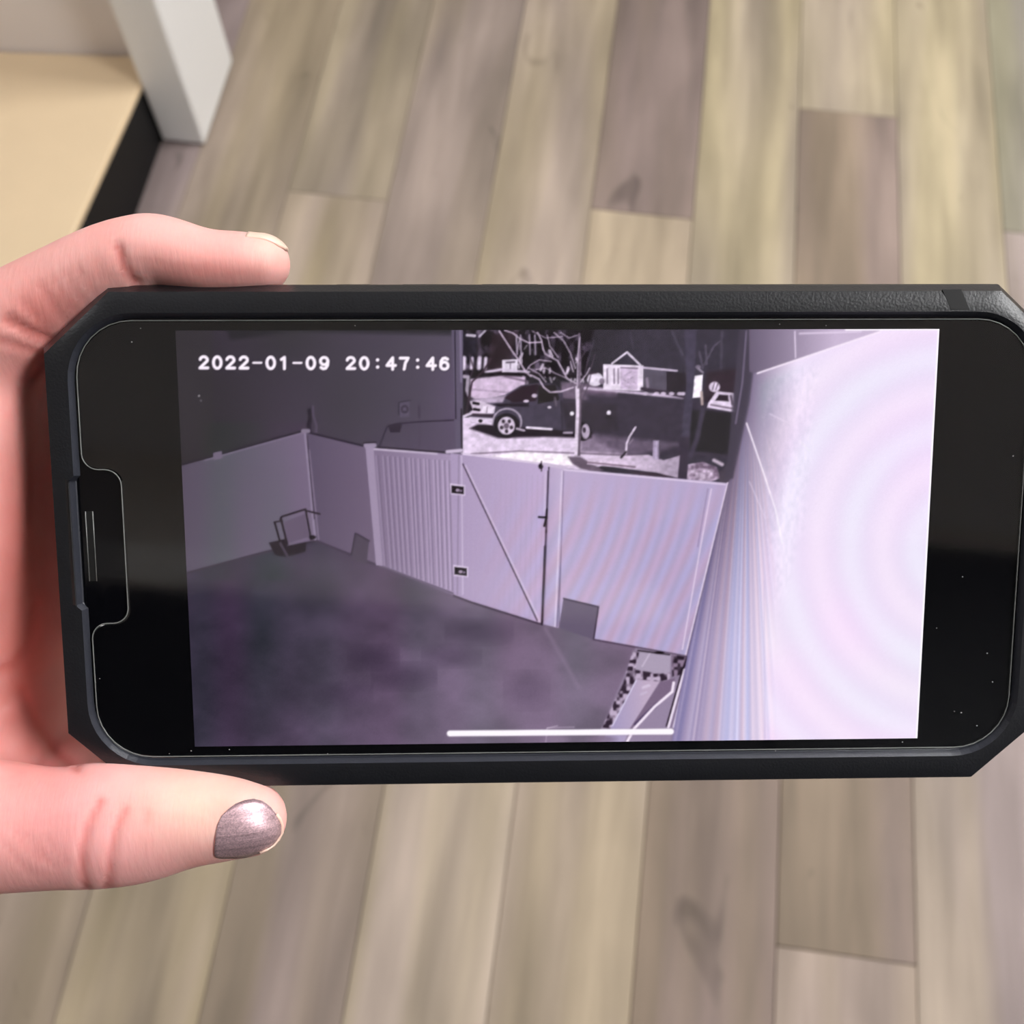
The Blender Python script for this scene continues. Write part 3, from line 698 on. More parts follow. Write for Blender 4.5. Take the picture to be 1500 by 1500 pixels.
# -- chair and leaning board
poly([(416, 765), (446, 753), (452, 786), (421, 796)], (108, 94, 116), 1.5); poly([(393, 795), (418, 789), (420, 800), (448, 794), (447, 808), (418, 816), (402, 813)], (44, 34, 46), 2)
line([(410, 761), (412, 757), (447, 746), (455, 790)], 2.6, (42, 32, 44), 1.4); line([(411, 760), (420, 797)], 3, (42, 32, 44), 1.4); line([(402, 766), (409, 792)], 2.8, (36, 28, 38), 1.4); line([(401, 765), (413, 763)], 2.2, (44, 34, 46), 1.4); line([(447, 748), (468, 753)], 2.4, (46, 36, 48), 1.4); line([(410, 796), (420, 814)], 3.4, (84, 74, 90), 1.5); ell(457, 787, 5, 3, (30, 22, 34), .5)
poly([(520, 781), (540, 792), (536, 827), (512, 819)], (88, 77, 94), 2); line([(514, 812), (520, 781), (540, 792)], 2, (62, 52, 68), 1.5)
ell(292, 581, 1.6, 1.6, (150, 145, 150), .6); ell(295, 588, 1.8, 1.6, (110, 105, 112), .6)
# -- time stamp: one heavy stroke font, drawn on a 15 x 20 cell
def arc(cx, cy, rx, ry, a0, a1, n=10):
    return [(cx+rx*math.cos(math.radians(a0+(a1-a0)*i/n)), cy+ry*math.sin(math.radians(a0+(a1-a0)*i/n))) for i in range(n+1)]
GLY = {
    '0': [arc(7.5, 10, 5.6, 8.4, 0, 360, 20)],
    '1': [[(3.6, 5), (8, 2), (8, 18.4)]],
    '2': [arc(7.3, 6.2, 5.2, 4.6, 190, 380, 12)+[(1.8, 17.8), (13.2, 17.8)]],
    '4': [[(10, 18.6), (10, 1.8), (1.6, 13), (14, 13)]],
    '6': [arc(7.5, 13, 5.4, 5.2, 0, 360, 18), [(2.1, 13), (2.6, 6.5), (5.4, 2.4), (9, 1.8), (12.2, 3.6)]],
    '7': [[(1.6, 2.2), (13.2, 2.2), (9.2, 9), (7.2, 18.4)]],
    '9': [arc(7.5, 7, 5.4, 5.2, 0, 360, 18), [(12.9, 7), (12.4, 13.5), (9.6, 17.6), (6, 18.2), (2.8, 16.4)]],
    '-': [[(1.6, 10), (13.4, 10)]],
    ':': [[(7.4, 5), (7.6, 5)], [(7.4, 15.4), (7.6, 15.4)]],
    ' ': [],
}
for pas in (0, 1):
    for i, ch in enumerate('2022-01-09 20:47:46'):
        gx = 292 + i*19.55; gy = 522.5+i*.06
        for st in GLY[ch]:
            w = (5.2 if ch == ':' else 3.4 if ch == '-' else 4.7)
            p = [(gx+a, gy+b) for a, b in st]
            if pas == 0: line(p, w+3.2, (40, 32, 46), 2.5, .45)
            else: line(p, w, (255, 244, 255), 1.5)
# -- home indicator
line([(657, 1073.5), (982, 1070.5)], 10.5, (150, 134, 156), 3, .35)
line([(657, 1073.5), (982, 1070.5)], 8.4, (255, 248, 255), 1.5)
pad = np.pad(IMG, ((1, 1), (1, 1), (0, 0)), mode='edge')
IMG = (pad[:-2, 1:-1]+pad[2:, 1:-1]+pad[1:-1, :-2]+pad[1:-1, 2:]+3*pad[1:-1, 1:-1])/7
IMG += (rs.rand(CH, CW, 1).astype(np.float32)-.5)*5
IMG = np.clip(IMG, 0, 255)
v = IMG/255
LIN = (np.where(v <= .04045, v/12.92, ((v+.055)/1.055)**2.4)**1.12).astype(np.float32)

# ------------------------------------------------------------------ phone
phone = bpy.data.objects.new('phone', None); COL.objects.link(phone)
phone.matrix_world = PHONE_M
tag(phone, 'smartphone in a black rugged case held sideways, showing night camera footage', 'phone')
mm = 0.001
SW, SH = 114.8, 64.6
NX, NY = 800, 450
gx, gy = np.meshgrid(np.linspace(-SW/2, SW/2, NX), np.linspace(-SH/2, SH/2, NY))
pts = np.stack([gx.ravel(), gy.ravel(), np.zeros(gx.size)], 1)
# the homography of the four measured corners carries the drawing onto the grid
src = np.array([(-SW/2, SH/2), (SW/2, SH/2), (SW/2, -SH/2), (-SW/2, -SH/2)]); dst = np.array([(258, 486), (1377, 482), (1344, 1080), (283, 1093)])
A = []; bb = []
for (sx, sy), (u, vv) in zip(src, dst):
    A.append([sx, sy, 1, 0, 0, 0, -u*sx, -u*sy]); bb.append(u); A.append([0, 0, 0, sx, sy, 1, -vv*sx, -vv*sy]); bb.append(vv)
hh = np.linalg.solve(np.array(A, float), np.array(bb, float)); Hm = np.append(hh, 1).reshape(3, 3)
q = np.c_[pts[:, :2], np.ones(len(pts))]@Hm.T; uv = q[:, :2]/q[:, 2:]
fx = np.clip(uv[:, 0]-X0, 0, CW-1.01); fy = np.clip(uv[:, 1]-Y0, 0, CH-1.01); ix = fx.astype(int); iy = fy.astype(int); tx = (fx-ix)[:, None]; ty = (fy-iy)[:, None]
cc = (LIN[iy, ix]*(1-tx)+LIN[iy, ix+1]*tx)*(1-ty)+(LIN[iy+1, ix]*(1-tx)+LIN[iy+1, ix+1]*tx)*ty
me = bpy.data.meshes.new('screen')
nf = (NX-1)*(NY-1)
idx = np.arange(NX*NY).reshape(NY, NX)
quads = np.stack([idx[:-1, :-1], idx[:-1, 1:], idx[1:, 1:], idx[1:, :-1]], -1).reshape(-1)
me.vertices.add(NX*NY); me.vertices.foreach_set('co', (pts*mm).astype(np.float32).ravel())
me.loops.add(nf*4); me.loops.foreach_set('vertex_index', quads.astype(np.int32))
me.polygons.add(nf); me.polygons.foreach_set('loop_start', np.arange(0, nf*4, 4, dtype=np.int32))
me.update()
at = me.attributes.new('picture', 'FLOAT_COLOR', 'POINT')
at.data.foreach_set('color', np.c_[cc, np.ones(len(cc))].astype(np.float32).ravel())
ms = bpy.data.materials.new('screen_picture'); ms.use_nodes = True; nt = ms.node_tree; nt.nodes.clear()
out = nt.nodes.new('ShaderNodeOutputMaterial'); em = nt.nodes.new('ShaderNodeEmission'); an = nt.nodes.new('ShaderNodeAttribute'); an.attribute_name = 'picture'
em.inputs[1].default_value = 1.16
nt.links.new(an.outputs['Color'], em.inputs[0]); nt.links.new(em.outputs[0], out.inputs[0])
me.materials.append(ms)
scr = bpy.data.objects.new('screen', me); COL.objects.link(scr); scr.parent = phone
scr['label'] = 'lit screen with night footage of a gate, fence and truck, stamped 2022-01-09 20:47:46'

# outlines: list of points going round, same count for every ring
NC, NS_, NL = 10, 120, 60
def ring_round(hx, hy, r):
    P = []
    for (sx, sy, a0) in ((1, 1, 0), (-1, 1, 90), (-1, -1, 180), (1, -1, 270)):
        for i in range(NC+1):
            a = math.radians(a0+90*i/NC); P.append((sx*(hx-r)+r*math.cos(a), sy*(hy-r)+r*math.sin(a)))
        n = NS_ if a0 in (0, 180) else NL
        e = P[-1]
        if a0 == 0: nx = (-(hx-r), hy)
        elif a0 == 90: nx = (-hx, -(hy-r))
        elif a0 == 180: nx = ((hx-r), -hy)
        else: nx = (hx, hy-r)
        for i in range(1, n): P.append((e[0]+(nx[0]-e[0])*i/n, e[1]+(nx[1]-e[1])*i/n))
    return np.array(P)
def ring_oct(hx, hy, cx_, cy_):
    P = []
    for (sx, sy, a0) in ((1, 1, 0), (-1, 1, 90), (-1, -1, 180), (1, -1, 270)):
        a = (sx*hx, sy*(hy-cy_)); b = (sx*(hx-cx_), sy*hy)
        if a0 in (90, 270): a, b = b, a
        for i in range(NC+1): P.append((a[0]+(b[0]-a[0])*i/NC, a[1]+(b[1]-a[1])*i/NC))
        n = NS_ if a0 in (0, 180) else NL
        e = P[-1]
        if a0 == 0: nx = (-(hx-cx_), hy)
        elif a0 == 90: nx = (-hx, -(hy-cy_))
        elif a0 == 180: nx = (hx-cx_, -hy)
        else: nx = (hx, hy-cy_)
        for i in range(1, n): P.append((e[0]+(nx[0]-e[0])*i/n, e[1]+(nx[1]-e[1])*i/n))
    return np.array(P)
def loft(name, rings, mat, parent, cap0=False, cap1=False, smooth=False):
    V = []; Fc = []; n = len(rings[0][0])
    for P, z in rings:
        for i, p in enumerate(P): V.append((p[0]*mm, p[1]*mm, z*mm))
    for k in range(len(rings)-1):
        for i in range(n):
            j = (i+1) % n; Fc.append((k*n+i, k*n+j, (k+1)*n+j, (k+1)*n+i))
    if cap0: Fc.append(tuple(range(n-1, -1, -1)))
    if cap1: Fc.append(tuple(range((len(rings)-1)*n, len(rings)*n)))
    me = bpy.data.meshes.new(name); me.from_pydata(V, [], Fc); me.update()
    bm = bmesh.new(); bm.from_mesh(me); bmesh.ops.recalc_face_normals(bm, faces=bm.faces[:]); bm.to_mesh(me); bm.free()
    if smooth: me.polygons.foreach_set('use_smooth', [True]*len(me.polygons))
    me.materials.append(mat)
    o = bpy.data.objects.new(name, me); COL.objects.link(o); o.parent = parent
    return o
OX = -0.3     # the case sits a touch to the left of the picture
def sh(P, dx=OX, dy=0.0): return P+np.array((dx, dy))
O0 = sh(ring_oct(76.6, 38.6, 9.8, 8.8), OX, -.3)
O1 = sh(ring_oct(77.4, 39.4, 10.2, 9.2), OX, -.3)
O2 = sh(ring_oct(77.2, 39.2, 10.1, 9.1), OX, -.3)
O3 = sh(ring_oct(76.3, 38.2, 9.9, 9.0), OX, -.3)
R2 = sh(ring_round(72.95, 34.85, 10.0))
R3 = sh(ring_round(72.35, 34.05, 9.4))
R1 = O3*.45+R2*.55
def bulge(P, amt):
    P = P.copy()
    for p in P:
        if p[0] < -60 and -9.5 < p[1] < 10.0: p[0] -= amt
    return P
case = loft('case', [(O0, -11.0), (O1, -9.6), (O1, -2.2), (O2, -1.4), (O3, .9)], M_CASE, phone, cap0=True)
case['label'] = 'black rubber bumper case with cut corners'
# top of the lip, its inner slope coloured paler as if lit, and the dark floor of the gap
loft('lip_edge', [(O3, .9), (O3*.75+R2*.25, 1.08), (R1, 1.2), (O3*.2+R2*.8, 1.25), (bulge(R2, .9), 1.25)], M_CASE, case, smooth=True)
loft('inner_lip', [(bulge(R2, .9), 1.25), (bulge(R3, .9), -0.15), (bulge(R3, .9)*.992, -0.7)], M_LIP_LIT, case)
# phone body and its black front glass
G0 = ring_round(72.9, 34.6, 9.6); G1 = ring_round(72.6, 34.3, 9.3)
body = loft('body', [(sh(G0), -9.4), (sh(G0), -0.35)], M_BODY, phone, cap0=True, cap1=True)
loft('front_glass', [(sh(G0), -0.34), (sh(G0), -0.15), (sh(G1), -0.05)], M_GLASS, phone, cap0=True, cap1=True)
# clear screen protector with a notch at the ear speaker
def protector_outline(inset=0.0):
    hx, hy, r = 71.9-inset, 33.75-inset, 8.4
    P = []
    def arcp(cx, cy, rr, a0, a1, n=8):
        for i in range(n+1):
            a = math.radians(a0+(a1-a0)*i/n); P.append((cx+rr*math.cos(a), cy+rr*math.sin(a)))
    arcp(hx-r, hy-r, r, 0, 90); arcp(-(hx-r), hy-r, r, 90, 180)
    # notch: top at y=11.5, bottom at y=-12.5, depth 6.4
    nt_, nb, dp, rr = 11.6+inset, -12.2-inset, 5.7+inset, 2.4
    arcp(-hx+rr, nt_+rr, rr, 180, 270, 6); arcp(-hx+dp-rr, nt_-rr, rr, 90, 0, 6)
    arcp(-hx+dp-rr, nb+rr, rr, 0, -90, 6); arcp(-hx+rr, nb-rr, rr, 90, 180, 6)
    arcp(-(hx-r), -(hy-r), r, 180, 270); arcp(hx-r, -(hy-r), r, 270, 360)
    return np.array(P)+np.array((OX, 0))
PO = protector_outline(); PI = protector_outline(.18)
prot = loft('screen_protector', [(PO, 0.12), (PO, 0.34), (PI, 0.46)], M_PROT, phone, cap0=True, cap1=True)
prot['label'] = 'clear glass screen protector with a notch at the ear speaker'
def tube(name, path, r, mat, parent, closed=True, sides=6):
    P = np.asarray(path, float); n = len(P); V = []; Fc = []
    for i in range(n):
        a = P[(i-1) % n] if closed or i > 0 else P[i]; b = P[(i+1) % n] if closed or i < n-1 else P[i]
        t = (b-a); t = t/(np.linalg.norm(t)+1e-12)
        up = np.array((0, 0, 1.0)); s = np.cross(t, up); s /= (np.linalg.norm(s)+1e-12); w = np.cross(s, t)
        for k in range(sides):
            an = 2*math.pi*k/sides; V.append((P[i]+r*(s*math.cos(an)+w*math.sin(an)))*mm)
    for i in range(n if closed else n-1):
        j = (i+1) % n
        for k in range(sides):
            l = (k+1) % sides; Fc.append((i*sides+k, i*sides+l, j*sides+l, j*sides+k))
    if not closed:
        Fc.append(tuple(range(sides-1, -1, -1))); Fc.append(tuple(range((n-1)*sides, n*sides)))
    return link_mesh(name, V, Fc, mat, parent, True)
rim = tube('protector_rim', np.c_[PO, np.full(len(PO), .36)], .10, M_RIM, prot)
# ear speaker slot between the notch and the edge
sl_b = bmesh.new(); box_bm(-72.2*mm, -71.2*mm, -5.6*mm, 5.2*mm, -.05*mm, .02*mm, bm=sl_b)
slot = link_bm('speaker_slot', sl_b, M_SLOT, phone)
for xo in (-72.25, -71.15):
    tube('slot_edge', np.array([(xo, 5.2, .03), (xo, 1, .03), (xo, -5.6, .03)]), .09, M_RIM, slot, closed=False)
# side buttons under the rubber, a seam in the rubber near the far corner
for a, b_, nm in ((-34, -28.5, 'mute_switch'), (-24, -15, 'volume_button'), (-12, -3, 'volume_button')):
    link_bm(nm, box_bm(a*mm, b_*mm, 37.6*mm, 39.22*mm, -7.5*mm, -3.2*mm, .3*mm, 2), M_CASE, case)
sp = [loc(1380, 424, .98), loc(1408, 424, .98), loc(1420, 453, 1.25), loc(1393, 453, 1.25)]
b_ = bmesh.new(); lo = [b_.verts.new((p-np.array((0, .35, .35)))*mm) for p in sp]; hi = [b_.verts.new((p+np.array((0, .0, .06)))*mm) for p in sp]
b_.faces.new(hi); b_.faces.new(lo[::-1])
for i in range(4): b_.faces.new((lo[i], lo[(i+1) % 4], hi[(i+1) % 4], hi[i]))
link_bm('case_seam', b_, M_BLACK, case)
# a few dust specks lying on the glass
db = bmesh.new(); r = random.Random(4)
for (u, vv, s) in ((193, 501, .14), (206, 481, .11), (146, 994, .1), (336, 1098, .13), (280, 1100, .13), (248, 1104, .1), (1446, 957, .14), (1454, 999, .14), (1408, 1044, .15), (1398, 1042, .1), (1431, 1063, .14), (1410, 845, .12), (1484, 668, .16), (1372, 920, .1), (1142, 475, .1), (1210, 477, .1), (1136, 1100, .1), (700, 1112, .12), (480, 1104, .1), (520, 477, .1), (1322, 1087, .13)):
    p = loc(u, vv, .48); mtx = Matrix.Translation(Vector(p*mm)) @ Matrix.Diagonal((s*mm, s*mm*.8, s*mm*.4, 1))
    bmesh.ops.create_icosphere(db, subdivisions=1, radius=1, matrix=mtx)
link_bm('dust', db, M_DUST, phone)['kind'] = 'stuff'

# ------------------------------------------------------------------ hand (one continuous surface from a distance field, in the phone's frame)
VX = 0.8
bx0 = np.array((-215., -92., -48.)); bx1 = np.array((-6., 60., 18.))
nx, ny, nz_ = [int(math.ceil(v)) for v in (bx1-bx0)/VX]
ax = [bx0[i]+np.arange(n)*VX for i, n in enumerate((nx, ny, nz_))]
BIG = 30.0
def chain(pts, sub=8):
    """pts: (x, y, z, r_in_plane, r_depth) in mm; Catmull-Rom through them; returns the field"""
    P = np.array(pts, float); fld = np.full((nx, ny, nz_), BIG, np.float32)
    Q = np.vstack([2*P[0]-P[1], P, 2*P[-1]-P[-2]]); S_ = []
    for i in range(1, len(Q)-2):
        for k in range(sub):
            t = k/sub; a, b, c, d = Q[i-1], Q[i], Q[i+1], Q[i+2]
            S_.append(.5*((2*b)+(-a+c)*t+(2*a-5*b+4*c-d)*t*t+(-a+3*b-3*c+d)*t**3))
    S_.append(P[-1]); S_ = np.array(S_)
    for a, b in zip(S_[:-1], S_[1:]):
        R_ = max(a[3], a[4], b[3], b[4])+9
        lo = np.maximum(((np.minimum(a[:3], b[:3])-R_-bx0)/VX).astype(int), 0); hi = np.minimum(((np.maximum(a[:3], b[:3])+R_-bx0)/VX).astype(int)+1, (nx, ny, nz_))
        if (hi <= lo).any(): continue
        X = ax[0][lo[0]:hi[0], None, None]; Y = ax[1][None, lo[1]:hi[1], None]; Z = ax[2][None, None, lo[2]:hi[2]]
        d = b[:3]-a[:3]; L2 = d@d+1e-9
        t = np.clip(((X-a[0])*d[0]+(Y-a[1])*d[1]+(Z-a[2])*d[2])/L2, 0, 1)
        vx, vy, vz = X-a[0]-t*d[0], Y-a[1]-t*d[1], Z-a[2]-t*d[2]
        ra = a[3]+(b[3]-a[3])*t; rb = a[4]+(b[4]-a[4])*t
        rho = np.sqrt((vx*vx+vy*vy)/ra**2+vz*vz/rb**2)
        f_ = (rho-1)*np.minimum(ra, rb)
        s = fld[lo[0]:hi[0], lo[1]:hi[1], lo[2]:hi[2]]
        np.minimum(s, f_, out=s)
    return fld
def smin(a, b, k):
    h = np.clip(.5+.5*(b-a)/k, 0, 1)
    return b*(1-h)+a*h-k*h*(1-h)
def C(u, v, z, ra, rb):
    p = loc(u, v, z); return (p[0], p[1], z, ra, rb)
thumb = chain([(-128, -38, -10, 14, 13), (-108, -43, -5, 12.5, 12), C(-80, 1207, 0, 11.2, 10.5), C(0, 1211, 1, 10.3, 9.2), C(80, 1213, 1.4, 9.5, 8.6), C(150, 1208, 1.6, 9.85, 8.7),
               C(205, 1205, 1.6, 9.3, 8.2), C(270, 1198, 1.6, 7.85, 7.4), C(330, 1197, 1.6, 6.7, 6.6), C(366, 1199.5, 1.6, 5.75, 5.8)])
index = chain([(-112, 14, -19, 11, 11), C(-70, 520, -13, 10.5, 10), C(5, 483, -9.5, 8.6, 9), C(84, 430, -8, 6.9, 8), C(150, 394, -6.5, 6.4, 7.4), C(200, 375, -5.6, 6.0, 7.2), C(235, 369, -5.2, 5.5, 7),
               C(300, 384, -5, 5.05, 6.7), C(350, 386, -5, 4.75, 6.4), C(382, 386, -5, 4.4, 5.6)])
side = chain([C(-30, 530, -11, 8.5, 9), C(-34, 650, -10, 8.8, 10), C(-36, 800, -11, 8.8, 11), C(-50, 920, -13, 8.0, 10), C(-90, 1000, -12, 9, 10)])
deep = chain([C(10, 540, -26, 8, 8), C(24, 700, -27, 8, 8), C(34, 900, -26, 8, 8.5), C(40, 1040, -22, 8, 9), C(-20, 1130, -13, 9, 9)])
web = chain([C(50, 960, -29, 9, 9), C(85, 1060, -28, 9, 9), C(115, 1120, -24, 8.5, 9), C(110, 1190, -10, 8, 8)])
palm = chain([(-88, 20, -25, 16, 12), (-100, 0, -24, 24, 14), (-112, -18, -20, 24, 15), (-140, -28, -14, 24, 16), (-170, -44, -6, 23, 16), (-200, -62, 2, 25, 18), (-235, -82, 10, 27, 20)])
middle = chain([(-92, 26, -27, 10, 9), (-70, 24, -24, 8.6, 8), (-46, 21, -20, 7.8, 7.4), (-28, 18, -18.2, 7, 6.8), (-14, 16, -17.2, 6, 6)])
ring_f = chain([(-94, 8, -29, 10, 9), (-70, 5, -25.5, 8.4, 8), (-46, 2, -20.5, 7.5, 7.2), (-28, 0, -18.2, 6.8, 6.6), (-17, -1, -17.2, 5.8, 5.8)])
pinky = chain([(-96, -8, -28, 9, 9), (-74, -13, -25, 7.4, 7), (-54, -17, -20, 6.6, 6.4), (-40, -18, -17.6, 5.8, 5.8), (-31, -18.5, -16.8, 5, 5)])
fld = smin(palm, side, 3); fld = smin(fld, deep, 3); fld = smin(fld, web, 3); fld = smin(fld, index, 3); fld = smin(fld, thumb, 4)
for g in (middle, ring_f, pinky): fld = smin(fld, g, 1.6)
def surface_nets(f_, org, h):
    s = f_ < 0
    e = [(0,0,0),(1,0,0),(0,1,0),(1,1,0),(0,0,1),(1,0,1),(0,1,1),(1,1,1)]
    n = [d-1 for d in f_.shape]
    cnt = sum(s[a:a+n[0], b:b+n[1], c:c+n[2]].astype(np.int8) for a, b, c in e)
    act = np.argwhere((cnt > 0) & (cnt < 8))
    vid = -np.ones(n, np.int32); vid[tuple(act.T)] = np.arange(len(act))
    acc = np.zeros((len(act), 3)); num = np.zeros(len(act))
    for i in range(8):
        for axx in range(3):
            if e[i][axx]: continue
            j = list(e[i]); j[axx] = 1
            A_ = f_[act[:,0]+e[i][0], act[:,1]+e[i][1], act[:,2]+e[i][2]]; B_ = f_[act[:,0]+j[0], act[:,1]+j[1], act[:,2]+j[2]]
            c = (A_ < 0) != (B_ < 0); t = np.where(c, A_/(A_-B_+1e-12), 0)
            p = np.tile(np.array(e[i], float), (len(act), 1)); p[:, axx] += t
            acc[c] += p[c]; num[c] += 1
    V = (act+acc/num[:, None])*h+org
    Fq = []
    for axx in range(3):
        sh_ = [slice(None)]*3; sh2 = [slice(None)]*3; sh_[axx] = slice(0, -1); sh2[axx] = slice(1, None)
        ch = np.argwhere(s[tuple(sh_)] != s[tuple(sh2)])
        o1, o2 = [(1, 2), (2, 0), (0, 1)][axx]
        ok = (ch[:, o1] > 0) & (ch[:, o2] > 0) & (ch[:, o1] < n[o1]) & (ch[:, o2] < n[o2]); ch = ch[ok]
        fl_ = s[tuple(ch.T)]
        def g(d1, d2):
            c = ch.copy(); c[:, o1] -= d1; c[:, o2] -= d2; return vid[tuple(c.T)]
        qd = np.stack([g(1, 1), g(0, 1), g(0, 0), g(1, 0)], 1)
        qd[~fl_] = qd[~fl_][:, ::-1]; Fq.append(qd)
    return V, np.vstack(Fq)
V, Q4 = surface_nets(fld, bx0, VX)
# vertex normals
def vnormals(V, Q4):
    nrm = np.cross(V[Q4[:,2]]-V[Q4[:,0]], V[Q4[:,3]]-V[Q4[:,1]]); N_ = np.zeros_like(V)
    for k in range(4): np.add.at(N_, Q4[:, k], nrm)
    return N_/(np.linalg.norm(N_, axis=1)[:, None]+1e-12)
# relax the lattice a little
E_ = np.vstack([Q4[:, [0,1]], Q4[:, [1,2]], Q4[:, [2,3]], Q4[:, [3,0]]])
deg = np.zeros(len(V)); np.add.at(deg, E_[:,0], 1); np.add.at(deg, E_[:,1], 1)
for lam in (.5, -.52, .5, -.52, .5, -.52):
    avg = np.zeros_like(V); np.add.at(avg, E_[:,0], V[E_[:,1]]); np.add.at(avg, E_[:,1], V[E_[:,0]])
    V = V+lam*(avg/deg[:, None]-V)
NV = vnormals(V, Q4)
PXV = pix(V)
viewd = -(V@PR.T+PT); viewd /= np.linalg.norm(viewd, axis=1)[:, None]
facing = np.clip(((NV@PR.T)*viewd).sum(1), 0, 1)
def crease(pts_, w, depth):
    d = np.full(len(V), 1e9)
    for a, b in zip(pts_[:-1], pts_[1:]): d = np.minimum(d, seg_d(PXV[:,0], PXV[:,1], a, b))
    return depth*np.exp(-(d/w)**2)*(facing > .05)
disp = np.zeros(len(V))
for p, w, dd in (([(146, 1175), (130, 1205), (121, 1240), (120, 1275), (125, 1300)], 6, .55), ([(182, 1188), (170, 1215), (163, 1250), (160, 1290), (155, 1302)], 6, .45), ([(215, 1190), (213, 1205)], 6, .2),
                 ([(172, 362), (178, 385), (192, 408), (200, 416)], 7, .6), ([(12, 470), (40, 486), (72, 499)], 8, .8), ([(0, 500), (40, 512), (62, 520)], 6, .35), ([(60, 420), (80, 450), (96, 470)], 5, .2), ([(96, 400), (112, 430), (128, 448)], 5, .2), ([(30, 440), (50, 462), (70, 484)], 5, .22), ([(78, 408), (98, 440), (112, 458)], 4, .16), ([(112, 392), (128, 418), (142, 436)], 4, .16), ([(20, 1215), (38, 1240), (62, 1262)], 4, .14), ([(40, 1222), (60, 1248), (84, 1272)], 4, .14), ([(8, 1236), (28, 1262), (50, 1284)], 4, .14), ([(66, 1226), (84, 1250), (100, 1268)], 4, .12),
                 ([(30, 1010), (52, 1060), (78, 1095), (112, 1124)], 8, .5), ([(0, 984), (22, 974), (40, 945), (50, 890)], 8, .6)):
    disp += crease(p, w, dd)
V = V-NV*disp[:, None]
# skin tone: pink, creamier at the pressed thumb tip, redder in the web and at the knuckles
def g2(u, v_, su, sv): return np.exp(-((PXV[:,0]-u)/su)**2-((PXV[:,1]-v_)/sv)**2)
base = np.array(s2l((243, 182, 176))); red = np.array(s2l((220, 122, 114))); cream = np.array(s2l((240, 203, 186))); pink = np.array(s2l((244, 176, 176)))
tint = np.tile(base, (len(V), 1))
def mixin(c, w):
    global tint
    w = np.clip(w, 0, 1)[:, None]; tint = tint*(1-w)+c*w
mixin(pink, g2(120, 1210, 170, 110)*.9); mixin(cream, g2(290, 1175, 95, 60)*.9); mixin(cream, g2(395, 360, 30, 30)*.5)
mixin(red, g2(40, 860, 60, 300)*.9); mixin(red, g2(70, 460, 60, 40)*.5); mixin(red, g2(300, 395, 90, 18)*.35); mixin(red, g2(330, 1190, 25, 20)*.15); mixin(red, np.clip(disp*1.2, 0, .6))
me = bpy.data.meshes.new('hand')
nq = len(Q4)
hand_M = PHONE_M
me.vertices.add(len(V)); me.vertices.foreach_set('co', (V*mm).astype(np.float32).ravel())
me.loops.add(nq*4); me.loops.foreach_set('vertex_index', Q4.astype(np.int32).ravel())
me.polygons.add(nq); me.polygons.foreach_set('loop_start', np.arange(0, nq*4, 4, dtype=np.int32)); me.polygons.foreach_set('use_smooth', np.ones(nq, bool))
me.update(); me.validate()
at = me.attributes.new('tint', 'FLOAT_COLOR', 'POINT'); at.data.foreach_set('color', np.c_[tint, np.ones(len(V))].astype(np.float32).ravel())
me.materials.append(M_SKIN)
hand = bpy.data.objects.new('hand', me); COL.objects.link(hand); hand.matrix_world = hand_M
tag(hand, 'bare pale left hand gripping the phone, thumb nail painted shimmering mauve', 'hand')

